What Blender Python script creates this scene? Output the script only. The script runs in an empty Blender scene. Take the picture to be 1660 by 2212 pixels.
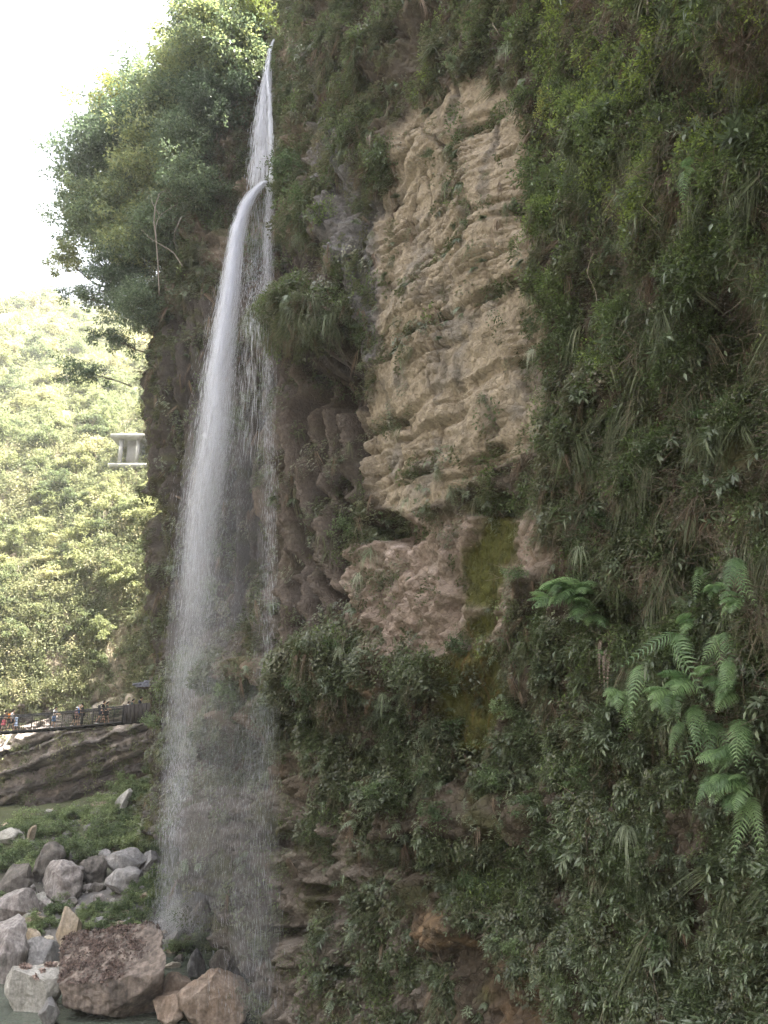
import bpy, math, random
import numpy as np
from mathutils import Vector, Matrix, Euler, Quaternion

random.seed(7)
R = np.random.RandomState(11)
SC = bpy.context.scene
COL = SC.collection

# ------------------------------------------------------------------ camera, sky, sun, exposure
FP = 1660.0                    # focal length measured in units of a 1660 x 2212 picture
PITCH = math.radians(16.0)
CC, SS = math.cos(PITCH), math.sin(PITCH)
cam = bpy.data.cameras.new('camera')
cam_ob = bpy.data.objects.new('camera', cam)
COL.objects.link(cam_ob)
cam.sensor_fit = 'VERTICAL'
cam.sensor_height = 24.0
cam.lens = 24.0 * FP / 2212.0
cam.clip_start = 0.1
cam.clip_end = 3000
cam_ob.location = (0, 0, 0)
cam_ob.rotation_euler = (math.radians(90) + PITCH, 0, 0)
SC.camera = cam_ob

SUN_EL, SUN_AZ = math.radians(63), math.radians(105)      # azimuth from +Y towards +X
world = bpy.data.worlds.new('World')
SC.world = world
world.use_nodes = True
wn, wl = world.node_tree.nodes, world.node_tree.links
for n in list(wn):
    wn.remove(n)
sky = wn.new('ShaderNodeTexSky')
sky.sky_type = 'NISHITA'
sky.sun_disc = False
sky.sun_elevation = SUN_EL
sky.sun_rotation = SUN_AZ
sky.air_density = 1.0
sky.dust_density = 4.0
sky.ozone_density = 1.0
# bright thin cloud veil: the sky's own light, mostly without its blue
bw = wn.new('ShaderNodeRGBToBW')
mulw = wn.new('ShaderNodeVectorMath'); mulw.operation = 'SCALE'
cmb = wn.new('ShaderNodeCombineXYZ')
mixw = wn.new('ShaderNodeMixRGB')
mixw.inputs['Fac'].default_value = 0.72
bgw = wn.new('ShaderNodeBackground')
bgw.inputs['Strength'].default_value = 0.14
outw = wn.new('ShaderNodeOutputWorld')
wl.new(sky.outputs[0], bw.inputs[0])
for k, f in enumerate((1.0, 1.0, 1.0)):
    wl.new(bw.outputs[0], cmb.inputs[k])
wl.new(cmb.outputs[0], mulw.inputs[0])
mulw.inputs['Scale'].default_value = 1.25
wl.new(sky.outputs[0], mixw.inputs['Color1'])
wl.new(mulw.outputs[0], mixw.inputs['Color2'])
wl.new(mixw.outputs[0], bgw.inputs['Color'])
wl.new(bgw.outputs[0], outw.inputs['Surface'])

sun = bpy.data.lights.new('sun', 'SUN')
sun.energy = 5.0
sun.angle = math.radians(0.5)
sun.color = (1.0, 0.94, 0.84)
sun_ob = bpy.data.objects.new('sun', sun)
COL.objects.link(sun_ob)
sd = Vector((math.sin(SUN_AZ) * math.cos(SUN_EL), math.cos(SUN_AZ) * math.cos(SUN_EL), math.sin(SUN_EL)))
sun_ob.rotation_euler = sd.to_track_quat('Z', 'Y').to_euler()
sun_ob.location = (60, -20, 120)

SC.view_settings.view_transform = 'Standard'
SC.view_settings.look = 'None'
SC.view_settings.gamma = 1.0
SC.view_settings.exposure = 2.95
SC.view_settings.use_curve_mapping = False
SC.render.engine = 'CYCLES'
SC.cycles.transparent_max_bounces = 24
SC.cycles.max_bounces = 6
SC.cycles.diffuse_bounces = 3
SC.cycles.volume_bounces = 1


# ------------------------------------------------------------------ projection helpers
def project(X, Y, Z):
    d = Y * CC + Z * SS
    d = np.where(np.abs(d) < 1e-3, 1e-3, d)
    return 830 + FP * X / d, 1106 - FP * (Z * CC - Y * SS) / d, d


def unproj(px, py, Y):
    b = (1106 - py) / FP
    Z = Y * (SS + b * CC) / (CC - b * SS)
    d = Y * CC + Z * SS
    return np.array([(px - 830) / FP * d, Y, Z])


def mpp(px, py, Y):
    """metres per photo pixel at this depth"""
    p = unproj(px, py, Y)
    return (p[1] * CC + p[2] * SS) / FP


# ------------------------------------------------------------------ numpy gradient noise
_perm = R.permutation(512).astype(np.int64)
_g = R.normal(size=(512, 3)); _g /= np.linalg.norm(_g, axis=1)[:, None]
_g = _g.astype(np.float32)


def pnoise(x, y, z):
    xi = np.floor(x).astype(np.int64); yi = np.floor(y).astype(np.int64); zi = np.floor(z).astype(np.int64)
    xf = (x - xi).astype(np.float32); yf = (y - yi).astype(np.float32); zf = (z - zi).astype(np.float32)
    u = xf * xf * xf * (xf * (xf * 6 - 15) + 10)
    v = yf * yf * yf * (yf * (yf * 6 - 15) + 10)
    w = zf * zf * zf * (zf * (zf * 6 - 15) + 10)
    res = 0
    for a in (0, 1):
        ha = _perm[(xi + a) & 511]
        wa = u if a else 1 - u
        for b in (0, 1):
            hb = _perm[(ha + yi + b) & 511]
            wb = v if b else 1 - v
            for c in (0, 1):
                h = _perm[(hb + zi + c) & 511]
                wc = w if c else 1 - w
                gr = _g[h]
                dd = gr[..., 0] * (xf - a) + gr[..., 1] * (yf - b) + gr[..., 2] * (zf - c)
                res = res + wa * wb * wc * dd
    return res * 1.6


def fbm(x, y, z, octv=4, gain=0.5, lac=2.03, ridged=False, billow=False):
    s, a, t = 0, 1.0, 0
    for k in range(octv):
        n = pnoise(x + 17.3 * k, y - 9.1 * k, z + 5.7 * k)
        if ridged:
            n = 1 - 2 * np.abs(n)
        elif billow:
            n = 2 * np.abs(n) - 0.5
        s = s + a * n; t += a
        a *= gain; x = x * lac; y = y * lac; z = z * lac
    return s / t


def sstep(a, b, x):
    t = np.clip((x - a) / (b - a), 0, 1)
    return t * t * (3 - 2 * t)


def poly_sd(px, py, poly):
    """signed distance to a polygon, positive inside"""
    P = np.array(poly, float)
    n = len(P)
    dmin = np.full(px.shape, 1e12)
    inside = np.zeros(px.shape, bool)
    for i in range(n):
        a, b = P[i], P[(i + 1) % n]
        e = b - a
        wx, wy = px - a[0], py - a[1]
        t = np.clip((wx * e[0] + wy * e[1]) / (e @ e), 0, 1)
        dx, dy = wx - t * e[0], wy - t * e[1]
        dmin = np.minimum(dmin, dx * dx + dy * dy)
        cond = ((a[1] <= py) & (b[1] > py)) | ((b[1] <= py) & (a[1] > py))
        xx = a[0] + (py - a[1]) / (e[1] if abs(e[1]) > 1e-9 else 1e-9) * e[0]
        inside ^= cond & (px < xx)
    return np.where(inside, 1, -1) * np.sqrt(dmin)


def curve_pts(P, step_fn, n_fine=4000):
    """Catmull-Rom through P, resampled with a local step"""
    P = np.array(P, float)
    Q = np.vstack([2 * P[0] - P[1], P, 2 * P[-1] - P[-2]])
    out = []
    m = n_fine // (len(P) - 1)
    for i in range(len(P) - 1):
        p0, p1, p2, p3 = Q[i], Q[i + 1], Q[i + 2], Q[i + 3]
        for t in np.linspace(0, 1, m, endpoint=False):
            out.append(0.5 * ((2 * p1) + (-p0 + p2) * t + (2 * p0 - 5 * p1 + 4 * p2 - p3) * t * t + (-p0 + 3 * p1 - 3 * p2 + p3) * t ** 3))
    out.append(P[-1])
    out = np.array(out)
    seg = np.linalg.norm(np.diff(out, axis=0), axis=1)
    w = seg / np.array([step_fn(p) for p in 0.5 * (out[1:] + out[:-1])])
    cw = np.concatenate([[0], np.cumsum(w)])
    N = int(cw[-1]) + 1
    tt = np.linspace(0, cw[-1], N)
    return np.stack([np.interp(tt, cw, out[:, k]) for k in range(out.shape[1])], 1)


# ------------------------------------------------------------------ mesh and object helpers
def mesh_np(name, verts, faces, mats=None, smooth=False, mat_idx=None):
    me = bpy.data.meshes.new(name)
    verts = np.ascontiguousarray(verts, dtype=np.float32).reshape(-1, 3)
    me.vertices.add(len(verts))
    me.vertices.foreach_set('co', verts.ravel())
    if isinstance(faces, np.ndarray):
        faces = [faces]
    faces = [f for f in faces if len(f)]
    if faces:
        loops = np.concatenate([f.ravel() for f in faces]).astype(np.int32)
        tot = np.concatenate([np.full(len(f), f.shape[1], np.int32) for f in faces])
        start = np.concatenate([[0], np.cumsum(tot)[:-1]]).astype(np.int32)
        me.loops.add(len(loops)); me.loops.foreach_set('vertex_index', loops)
        me.polygons.add(len(tot)); me.polygons.foreach_set('loop_start', start); me.polygons.foreach_set('loop_total', tot)
        if smooth:
            me.polygons.foreach_set('use_smooth', np.ones(len(tot), bool))
        if mat_idx is not None:
            me.polygons.foreach_set('material_index', np.asarray(mat_idx, np.int32))
    for m in (mats or []):
        me.materials.append(m)
    me.update(calc_edges=True)
    me.validate()
    return me


def set_color(me, name, rgb):
    at = me.attributes.new(name, 'FLOAT_COLOR', 'POINT')
    a = np.ones((len(rgb), 4), np.float32); a[:, :3] = rgb
    at.data.foreach_set('color', a.ravel())


def link(name, data, parent=None, loc=None, rot=None, scale=None, **props):
    o = bpy.data.objects.new(name, data)
    COL.objects.link(o)
    if loc is not None: o.location = loc
    if rot is not None: o.rotation_euler = rot
    if scale is not None: o.scale = scale if hasattr(scale, '__len__') else (scale,) * 3
    if parent is not None: o.parent = parent
    for k, v in props.items():
        if v is not None: o[k] = v
    return o


def thing(name, label, cat, loc=(0, 0, 0), rot=(0, 0, 0), group=None, scale=None):
    return link(name, None, None, loc, rot, scale, label=label, category=cat, group=group)


def copy_tree(src, parent=None, **props):
    c = src.copy(); COL.objects.link(c)
    if parent is not None: c.parent = parent
    for k, v in props.items():
        if v is not None: c[k] = v
    for ch in src.children:
        copy_tree(ch, c)
    return c


class MB:
    """collects simple solids into one mesh"""
    def __init__(self):
        self.v, self.q, self.t, self.n = [], [], [], 0

    def add(self, v, q=None, t=None):
        v = np.asarray(v, float)
        if q is not None and len(q): self.q.append(np.asarray(q, int) + self.n)
        if t is not None and len(t): self.t.append(np.asarray(t, int) + self.n)
        self.v.append(v); self.n += len(v)

    def box(self, c, s, rot=None):
        s = np.array(s) / 2.0
        v = np.array([[x, y, z] for x in (-1, 1) for y in (-1, 1) for z in (-1, 1)], float) * s
        if rot is not None:
            v = v @ np.array(Euler(rot).to_matrix()).T
        self.add(v + np.array(c), [[0, 1, 3, 2], [4, 6, 7, 5], [0, 4, 5, 1], [2, 3, 7, 6], [0, 2, 6, 4], [1, 5, 7, 3]])

    def tube(self, pts, rad, n=6, cap=True):
        pts = np.asarray(pts, float)
        rad = np.broadcast_to(rad, (len(pts),))
        T = np.gradient(pts, axis=0); T /= np.linalg.norm(T, axis=1)[:, None] + 1e-9
        ref = np.array([0, 0, 1.0]) if abs(T[:, 2]).mean() < 0.8 else np.array([1.0, 0, 0])
        A = np.cross(T, ref); A /= np.linalg.norm(A, axis=1)[:, None] + 1e-9
        B = np.cross(T, A)
        an = np.arange(n) * 2 * math.pi / n
        v = pts[:, None] + rad[:, None, None] * (np.cos(an)[None, :, None] * A[:, None] + np.sin(an)[None, :, None] * B[:, None])
        m = len(pts)
        i, j = np.meshgrid(np.arange(m - 1), np.arange(n), indexing='ij')
        j2 = (j + 1) % n
        q = np.stack([i * n + j, i * n + j2, (i + 1) * n + j2, (i + 1) * n + j], -1).reshape(-1, 4)
        vv = v.reshape(-1, 3)
        t = []
        if cap:
            vv = np.vstack([vv, pts[0], pts[-1]])
            a, b = m * n, m * n + 1
            for k in range(n):
                t.append([a, (k + 1) % n, k]); t.append([b, (m - 1) * n + k, (m - 1) * n + (k + 1) % n])
        self.add(vv, q, np.array(t) if t else None)

    def arr(self):
        fs = []
        if self.q: fs.append(np.vstack(self.q))
        if self.t: fs.append(np.vstack(self.t))
        return np.vstack(self.v), fs

    def mesh(self, name, mat, smooth=False):
        v, f = self.arr()
        return mesh_np(name, v, f, [mat] if mat else None, smooth)

    def build(self, name, mat, parent=None, smooth=False, **props):
        return link(name, self.mesh(name, mat, smooth), parent, **props)


def grid_faces(nr, nc):
    i, j = np.meshgrid(np.arange(nr - 1), np.arange(nc - 1), indexing='ij')
    a = i * nc + j
    return np.stack([a, a + 1, a + nc + 1, a + nc], -1).reshape(-1, 4)


# ------------------------------------------------------------------ materials
def new_mat(name):
    m = bpy.data.materials.new(name)
    m.use_nodes = True
    nt = m.node_tree
    for n in list(nt.nodes): nt.nodes.remove(n)
    out = nt.nodes.new('ShaderNodeOutputMaterial')
    return m, nt.nodes, nt.links, out


def mat_plain(name, col, rough=0.7, metal=0.0, noise=0.15, nscale=8.0, bump=0.1, spec=0.3):
    m, N, L, out = new_mat(name)
    p = N.new('ShaderNodeBsdfPrincipled')
    p.inputs['Roughness'].default_value = rough
    p.inputs['Metallic'].default_value = metal
    p.inputs['Specular IOR Level'].default_value = spec
    tc = N.new('ShaderNodeTexCoord')
    nz = N.new('ShaderNodeTexNoise'); nz.inputs['Scale'].default_value = nscale; nz.inputs['Detail'].default_value = 5
    L.new(tc.outputs['Object'], nz.inputs['Vector'])
    mr = N.new('ShaderNodeMapRange'); mr.inputs['From Min'].default_value = 0.3; mr.inputs['From Max'].default_value = 0.7
    mr.inputs['To Min'].default_value = 1 - noise; mr.inputs['To Max'].default_value = 1 + noise
    L.new(nz.outputs['Fac'], mr.inputs['Value'])
    vm = N.new('ShaderNodeVectorMath'); vm.operation = 'SCALE'; vm.inputs[0].default_value = col
    L.new(mr.outputs[0], vm.inputs['Scale'])
    L.new(vm.outputs[0], p.inputs['Base Color'])
    if bump:
        bp = N.new('ShaderNodeBump'); bp.inputs['Strength'].default_value = bump; bp.inputs['Distance'].default_value = 0.02
        L.new(nz.outputs['Fac'], bp.inputs['Height']); L.new(bp.outputs[0], p.inputs['Normal'])
    L.new(p.outputs[0], out.inputs[0])
    return m


def mat_leaf(name, stops, transl=0.35, rough=0.55, var=0.35, inst=True, spec=0.25):
    """leaf colour from a ramp driven by the instance tint, or by the object's random value"""
    m, N, L, out = new_mat(name)
    oi = N.new('ShaderNodeObjectInfo')
    ramp = N.new('ShaderNodeValToRGB')
    el = ramp.color_ramp.elements
    el[0].position = stops[0][0]; el[0].color = (*stops[0][1], 1)
    el[1].position = stops[-1][0]; el[1].color = (*stops[-1][1], 1)
    for s in stops[1:-1]:
        e = el.new(s[0]); e.color = (*s[1], 1)
    geo = N.new('ShaderNodeNewGeometry')
    if inst:
        at = N.new('ShaderNodeAttribute'); at.attribute_type = 'INSTANCER'; at.attribute_name = 'tint'
        src = at.outputs['Fac']
    else:
        src = oi.outputs['Random']
    ad = N.new('ShaderNodeMath'); ad.operation = 'MULTIPLY_ADD'
    L.new(geo.outputs['Random Per Island'], ad.inputs[0])
    ad.inputs[1].default_value = 0.5 if not inst else 0.3
    sub = N.new('ShaderNodeMath'); sub.operation = 'SUBTRACT'; sub.inputs[1].default_value = 0.25 if not inst else 0.15
    L.new(src, sub.inputs[0]); L.new(sub.outputs[0], ad.inputs[2])
    L.new(ad.outputs[0], ramp.inputs['Fac'])
    mr = N.new('ShaderNodeMapRange')
    mr.inputs['To Min'].default_value = 1 - var; mr.inputs['To Max'].default_value = 1 + var
    fr = N.new('ShaderNodeMath'); fr.operation = 'FRACT'
    mm = N.new('ShaderNodeMath'); mm.operation = 'MULTIPLY'; mm.inputs[1].default_value = 7.31
    L.new(geo.outputs['Random Per Island'], mm.inputs[0]); L.new(mm.outputs[0], fr.inputs[0])
    L.new(fr.outputs[0], mr.inputs['Value'])
    vm = N.new('ShaderNodeVectorMath'); vm.operation = 'SCALE'
    L.new(ramp.outputs['Color'], vm.inputs[0]); L.new(mr.outputs[0], vm.inputs['Scale'])
    p = N.new('ShaderNodeBsdfPrincipled')
    p.inputs['Roughness'].default_value = rough
    p.inputs['Specular IOR Level'].default_value = spec
    L.new(vm.outputs[0], p.inputs['Base Color'])
    tr = N.new('ShaderNodeBsdfTranslucent')
    hs = N.new('ShaderNodeHueSaturation'); hs.inputs['Saturation'].default_value = 1.1; hs.inputs['Value'].default_value = 1.5
    L.new(vm.outputs[0], hs.inputs['Color']); L.new(hs.outputs[0], tr.inputs['Color'])
    mx = N.new('ShaderNodeMixShader'); mx.inputs[0].default_value = transl
    L.new(p.outputs[0], mx.inputs[1]); L.new(tr.outputs[0], mx.inputs[2]); L.new(mx.outputs[0], out.inputs[0])
    return m


def mat_rock(name, attr=None, col=(0.3, 0.25, 0.2), col2=None, scale=1.0, rough=0.85, bump=0.5, streak=0.0, objspace=False, dist=0.05):
    m, N, L, out = new_mat(name)
    p = N.new('ShaderNodeBsdfPrincipled')
    p.inputs['Roughness'].default_value = rough
    p.inputs['Specular IOR Level'].default_value = 0.25
    tc = N.new('ShaderNodeTexCoord')
    n1 = N.new('ShaderNodeTexNoise'); n1.inputs['Scale'].default_value = 0.9 * scale; n1.inputs['Detail'].default_value = 9; n1.inputs['Roughness'].default_value = 0.65
    n2 = N.new('ShaderNodeTexNoise'); n2.inputs['Scale'].default_value = 7 * scale; n2.inputs['Detail'].default_value = 8; n2.inputs['Roughness'].default_value = 0.7
    vo = N.new('ShaderNodeTexVoronoi'); vo.inputs['Scale'].default_value = 5 * scale; vo.feature = 'DISTANCE_TO_EDGE'
    wv = N.new('ShaderNodeVectorMath'); wv.operation = 'ADD'
    for n in (n1, n2):
        L.new(tc.outputs['Object'], n.inputs['Vector'])
    sc = N.new('ShaderNodeVectorMath'); sc.operation = 'SCALE'; sc.inputs['Scale'].default_value = 0.35 / scale
    L.new(n1.outputs['Color'], sc.inputs[0]); L.new(tc.outputs['Object'], wv.inputs[0]); L.new(sc.outputs[0], wv.inputs[1])
    L.new(wv.outputs[0], vo.inputs['Vector'])
    if attr:
        at = N.new('ShaderNodeAttribute'); at.attribute_name = attr
        base = at.outputs['Color']
    else:
        rgb = N.new('ShaderNodeMixRGB')
        rgb.inputs['Color1'].default_value = (*col, 1); rgb.inputs['Color2'].default_value = (*(col2 or col), 1)
        rr = N.new('ShaderNodeMapRange'); rr.inputs['From Min'].default_value = 0.42; rr.inputs['From Max'].default_value = 0.6
        L.new(n1.outputs['Fac'], rr.inputs['Value']); L.new(rr.outputs[0], rgb.inputs['Fac'])
        base = rgb.outputs[0]
    mr = N.new('ShaderNodeMapRange'); mr.inputs['From Min'].default_value = 0.3; mr.inputs['From Max'].default_value = 0.7
    mr.inputs['To Min'].default_value = 0.68; mr.inputs['To Max'].default_value = 1.3
    L.new(n2.outputs['Fac'], mr.inputs['Value'])
    vm = N.new('ShaderNodeVectorMath'); vm.operation = 'SCALE'
    L.new(base, vm.inputs[0]); L.new(mr.outputs[0], vm.inputs['Scale'])
    last = vm.outputs[0]
    if streak:
        ms = N.new('ShaderNodeMapping'); ms.inputs['Scale'].default_value = (3.5 * scale, 3.5 * scale, 0.25 * scale)
        L.new(tc.outputs['Object'], ms.inputs['Vector'])
        n3 = N.new('ShaderNodeTexNoise'); n3.inputs['Scale'].default_value = 1.0; n3.inputs['Detail'].default_value = 5
        L.new(ms.outputs[0], n3.inputs['Vector'])
        m3 = N.new('ShaderNodeMapRange'); m3.inputs['From Min'].default_value = 0.38; m3.inputs['From Max'].default_value = 0.6
        m3.inputs['To Min'].default_value = 1 - streak; m3.inputs['To Max'].default_value = 1.0
        L.new(n3.outputs['Fac'], m3.inputs['Value'])
        v3 = N.new('ShaderNodeVectorMath'); v3.operation = 'SCALE'
        L.new(last, v3.inputs[0]); L.new(m3.outputs[0], v3.inputs['Scale']); last = v3.outputs[0]
    L.new(last, p.inputs['Base Color'])
    h = N.new('ShaderNodeMath'); h.operation = 'MULTIPLY_ADD'; h.inputs[1].default_value = 0.6
    mn = N.new('ShaderNodeMath'); mn.operation = 'MINIMUM'; mn.inputs[1].default_value = 0.12
    L.new(vo.outputs['Distance'], mn.inputs[0])
    ml = N.new('ShaderNodeMath'); ml.operation = 'MULTIPLY'; ml.inputs[1].default_value = 3.0
    L.new(mn.outputs[0], ml.inputs[0])
    L.new(n2.outputs['Fac'], h.inputs[0]); L.new(ml.outputs[0], h.inputs[2])
    bp = N.new('ShaderNodeBump'); bp.inputs['Strength'].default_value = bump; bp.inputs['Distance'].default_value = dist
    L.new(h.outputs[0], bp.inputs['Height']); L.new(bp.outputs[0], p.inputs['Normal'])
    L.new(p.outputs[0], out.inputs[0])
    return m


M = {}
M['cliff'] = mat_rock('cliff_rock', attr='albedo', scale=1.0, bump=0.9, dist=0.08)
M['hill'] = mat_rock('hill_rock', attr='albedo', scale=0.5, bump=0.8, dist=0.15)
M['ground'] = mat_rock('gravel_ground', attr='albedo', scale=2.5, bump=0.8, dist=0.05)
M['bark'] = mat_plain('bark', (0.11, 0.09, 0.065), 0.9, noise=0.4, nscale=12, bump=0.4)
M['bark_pale'] = mat_plain('pale_bark', (0.26, 0.22, 0.17), 0.9, noise=0.3, nscale=12, bump=0.4)

# leaf colours (albedo)
M['leaf_dull'] = mat_leaf('dull_leaf', [(0, (0.055, 0.06, 0.03)), (0.4, (0.085, 0.10, 0.045)), (0.7, (0.12, 0.125, 0.07)), (1, (0.17, 0.15, 0.10))], rough=0.36, spec=0.6, transl=0.25)
M['leaf_fresh'] = mat_leaf('fresh_leaf', [(0, (0.06, 0.08, 0.035)), (0.5, (0.10, 0.135, 0.055)), (0.8, (0.16, 0.21, 0.07)), (1, (0.24, 0.30, 0.07))], rough=0.4, spec=0.5, transl=0.3)
M['leaf_grey'] = mat_leaf('grey_leaf', [(0, (0.065, 0.085, 0.045)), (0.5, (0.13, 0.165, 0.095)), (1, (0.23, 0.265, 0.17))], rough=0.33, spec=0.7, transl=0.22)
M['blade'] = mat_leaf('grass_blade', [(0, (0.07, 0.085, 0.04)), (0.45, (0.12, 0.14, 0.075)), (0.75, (0.19, 0.18, 0.12)), (1, (0.24, 0.19, 0.13))])
M['dry'] = mat_leaf('dry_leaf', [(0, (0.08, 0.055, 0.038)), (0.5, (0.15, 0.11, 0.075)), (1, (0.28, 0.21, 0.16))], transl=0.2)
M['moss'] = mat_leaf('moss_tuft', [(0, (0.05, 0.05, 0.02)), (0.5, (0.075, 0.08, 0.026)), (1, (0.12, 0.11, 0.05))], transl=0.2)
M['fern'] = mat_leaf('fern_leaf', [(0, (0.09, 0.15, 0.065)), (0.5, (0.16, 0.25, 0.11)), (1, (0.26, 0.37, 0.17))], inst=False, rough=0.45, var=0.2, spec=0.4)
M['tree_leaf'] = mat_leaf('tree_leaf', [(0, (0.07, 0.10, 0.06)), (0.5, (0.125, 0.165, 0.10)), (0.8, (0.18, 0.22, 0.115)), (1, (0.25, 0.27, 0.12))], inst=False, transl=0.4, rough=0.4, spec=0.45)
M['tree_yellow'] = mat_leaf('yellow_leaf', [(0, (0.1, 0.135, 0.05)), (0.5, (0.18, 0.205, 0.07)), (1, (0.28, 0.28, 0.09))], inst=False, transl=0.45)
M['hill_leaf'] = mat_leaf('hill_leaf', [(0, (0.10, 0.125, 0.065)), (0.35, (0.17, 0.195, 0.10)), (0.7, (0.25, 0.265, 0.13)), (1, (0.34, 0.32, 0.18))], var=0.2, inst=False, transl=0.45)
M['hill_leaf_i'] = mat_leaf('hill_scrub', [(0, (0.10, 0.12, 0.065)), (0.5, (0.19, 0.205, 0.11)), (1, (0.33, 0.30, 0.19))], transl=0.4)
M['shrub_leaf'] = mat_leaf('shrub_leaf', [(0, (0.06, 0.09, 0.04)), (0.5, (0.10, 0.145, 0.065)), (1, (0.17, 0.22, 0.11))], inst=False, rough=0.45, spec=0.4)
M['blade_o'] = mat_leaf('tuft_blade', [(0, (0.13, 0.16, 0.09)), (0.5, (0.24, 0.27, 0.18)), (1, (0.38, 0.39, 0.30))], inst=False)
M['bank_leaf'] = mat_leaf('bank_leaf', [(0, (0.08, 0.115, 0.055)), (0.5, (0.14, 0.185, 0.085)), (1, (0.23, 0.28, 0.13))], inst=False)
M['litter'] = mat_leaf('leaf_litter', [(0, (0.07, 0.05, 0.042)), (0.5, (0.15, 0.105, 0.088)), (1, (0.29, 0.22, 0.19))], inst=False, transl=0.1, var=0.5)


# ------------------------------------------------------------------ plant shapes (local: +X out of the wall, +Z up)
def leaves_arr(base, direc, length, width, fold=0.25, nrm=None):
    """rhombic folded leaves: base (n,3), direction (n,3)"""
    n = len(base)
    d = direc / (np.linalg.norm(direc, axis=1)[:, None] + 1e-9)
    if nrm is None:
        nrm = R.normal(size=(n, 3))
    side = np.cross(d, nrm); side /= np.linalg.norm(side, axis=1)[:, None] + 1e-9
    up = np.cross(side, d)
    length = np.broadcast_to(length, (n,))[:, None]; width = np.broadcast_to(width, (n,))[:, None]
    mid = base + d * length * 0.42
    v = np.stack([base, mid + side * width / 2 + up * width * fold, base + d * length, mid - side * width / 2 + up * width * fold], 1)
    idx = np.arange(n)[:, None] * 4
    f = np.concatenate([idx + [0, 2, 1], idx + [0, 3, 2]])
    return v.reshape(-1, 3), f


def join(parts):
    vs, fs, n = [], [], 0
    for v, f in parts:
        vs.append(v); fs.append(f + n); n += len(v)
    return np.vstack(vs), np.vstack(fs)


def ribbon(pts, w, side):
    """tapering ribbon as triangles"""
    m = len(pts)
    side = side / (np.linalg.norm(side) + 1e-9)
    v = np.empty((2 * m, 3)); ww = np.asarray(w)[:, None]
    v[0::2] = pts - side * ww / 2; v[1::2] = pts + side * ww / 2
    f = []
    for i in range(m - 1):
        a = 2 * i
        f.append([a, a + 1, a + 3]); f.append([a, a + 3, a + 2])
    return v, np.array(f)


def proto_ivy(n=46, rad=0.22, L=0.07):
    p = np.zeros((n, 3)); r = rad * np.sqrt(R.rand(n)); a = R.rand(n) * 6.283
    p[:, 1] = r * np.cos(a); p[:, 2] = r * np.sin(a); p[:, 0] = 0.16 * R.rand(n) * (1 - (r / rad) ** 2) ** 0.5 + 0.01
    d = np.stack([0.5 + 0.6 * R.rand(n), R.normal(0, .6, n), -0.1 - 0.8 * R.rand(n)], 1)
    nr = np.stack([0.5 + R.rand(n), R.normal(0, .4, n), 0.6 + R.rand(n)], 1)
    return leaves_arr(p, d, L * (0.7 + 0.6 * R.rand(n)), L * (0.45 + 0.25 * R.rand(n)), 0.15, nr)


def proto_sprig(n=4, L=0.13, H=0.35):
    parts = []
    for k in range(n):
        ya = R.normal(0, 0.5); le = H * (0.6 + 0.6 * R.rand())
        t = np.linspace(0, 1, 5)
        bend = R.uniform(-0.25, 0.5)
        st = np.stack([le * t * 0.8, le * t * math.sin(ya), le * (bend * t - 0.35 * t * t)], 1)
        parts.append(ribbon(st, np.linspace(0.008, 0.003, 5), np.array([0, 0.3, 1.0])))
        m = 11
        tt = np.linspace(0.3, 1, m)
        b = np.stack([np.interp(tt, t, st[:, i]) for i in range(3)], 1)
        an = np.arange(m) * 2.4 + R.rand() * 6
        ax = (st[-1] - st[-2]); ax /= np.linalg.norm(ax)
        u = np.cross(ax, [0, 0, 1]); u /= np.linalg.norm(u); w = np.cross(u, ax)
        d = np.cos(an)[:, None] * u + np.sin(an)[:, None] * w + ax * (0.35 + 0.6 * tt[:, None]) + np.array([0.1, 0, -0.3])
        nr = np.tile([0.4, 0, 1.0], (m, 1)) + R.normal(0, .15, (m, 3))
        parts.append(leaves_arr(b, d, L * (0.75 + 0.5 * R.rand(m)), L * 0.3, 0.2, nr))
    return join(parts)


def blades(n, L, W, out=0.5, up=0.6, droop=1.4, spread=0.9, seg=5):
    parts = []
    for k in range(n):
        ya = R.normal(0, spread)
        le = L * (0.5 + 0.7 * R.rand())
        t = np.linspace(0, 1, seg)
        dr = droop * (0.6 + 0.8 * R.rand()); u0 = up * R.rand()
        hor = out * (t - 0.3 * t * t)
        x = le * hor * math.cos(ya) + 0.02 * R.rand(); y = le * hor * math.sin(ya) + R.normal(0, .03)
        z = le * (u0 * t - dr * t * t * 0.75) + R.normal(0, .03)
        side = np.array([-math.sin(ya), math.cos(ya), 0.2 * R.normal()])
        w = W * np.array([0.6, 1, 0.9, 0.6, 0.08])[:seg] * (0.7 + 0.6 * R.rand())
        parts.append(ribbon(np.stack([x, y, z], 1), w, side))
    return join(parts)


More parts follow.
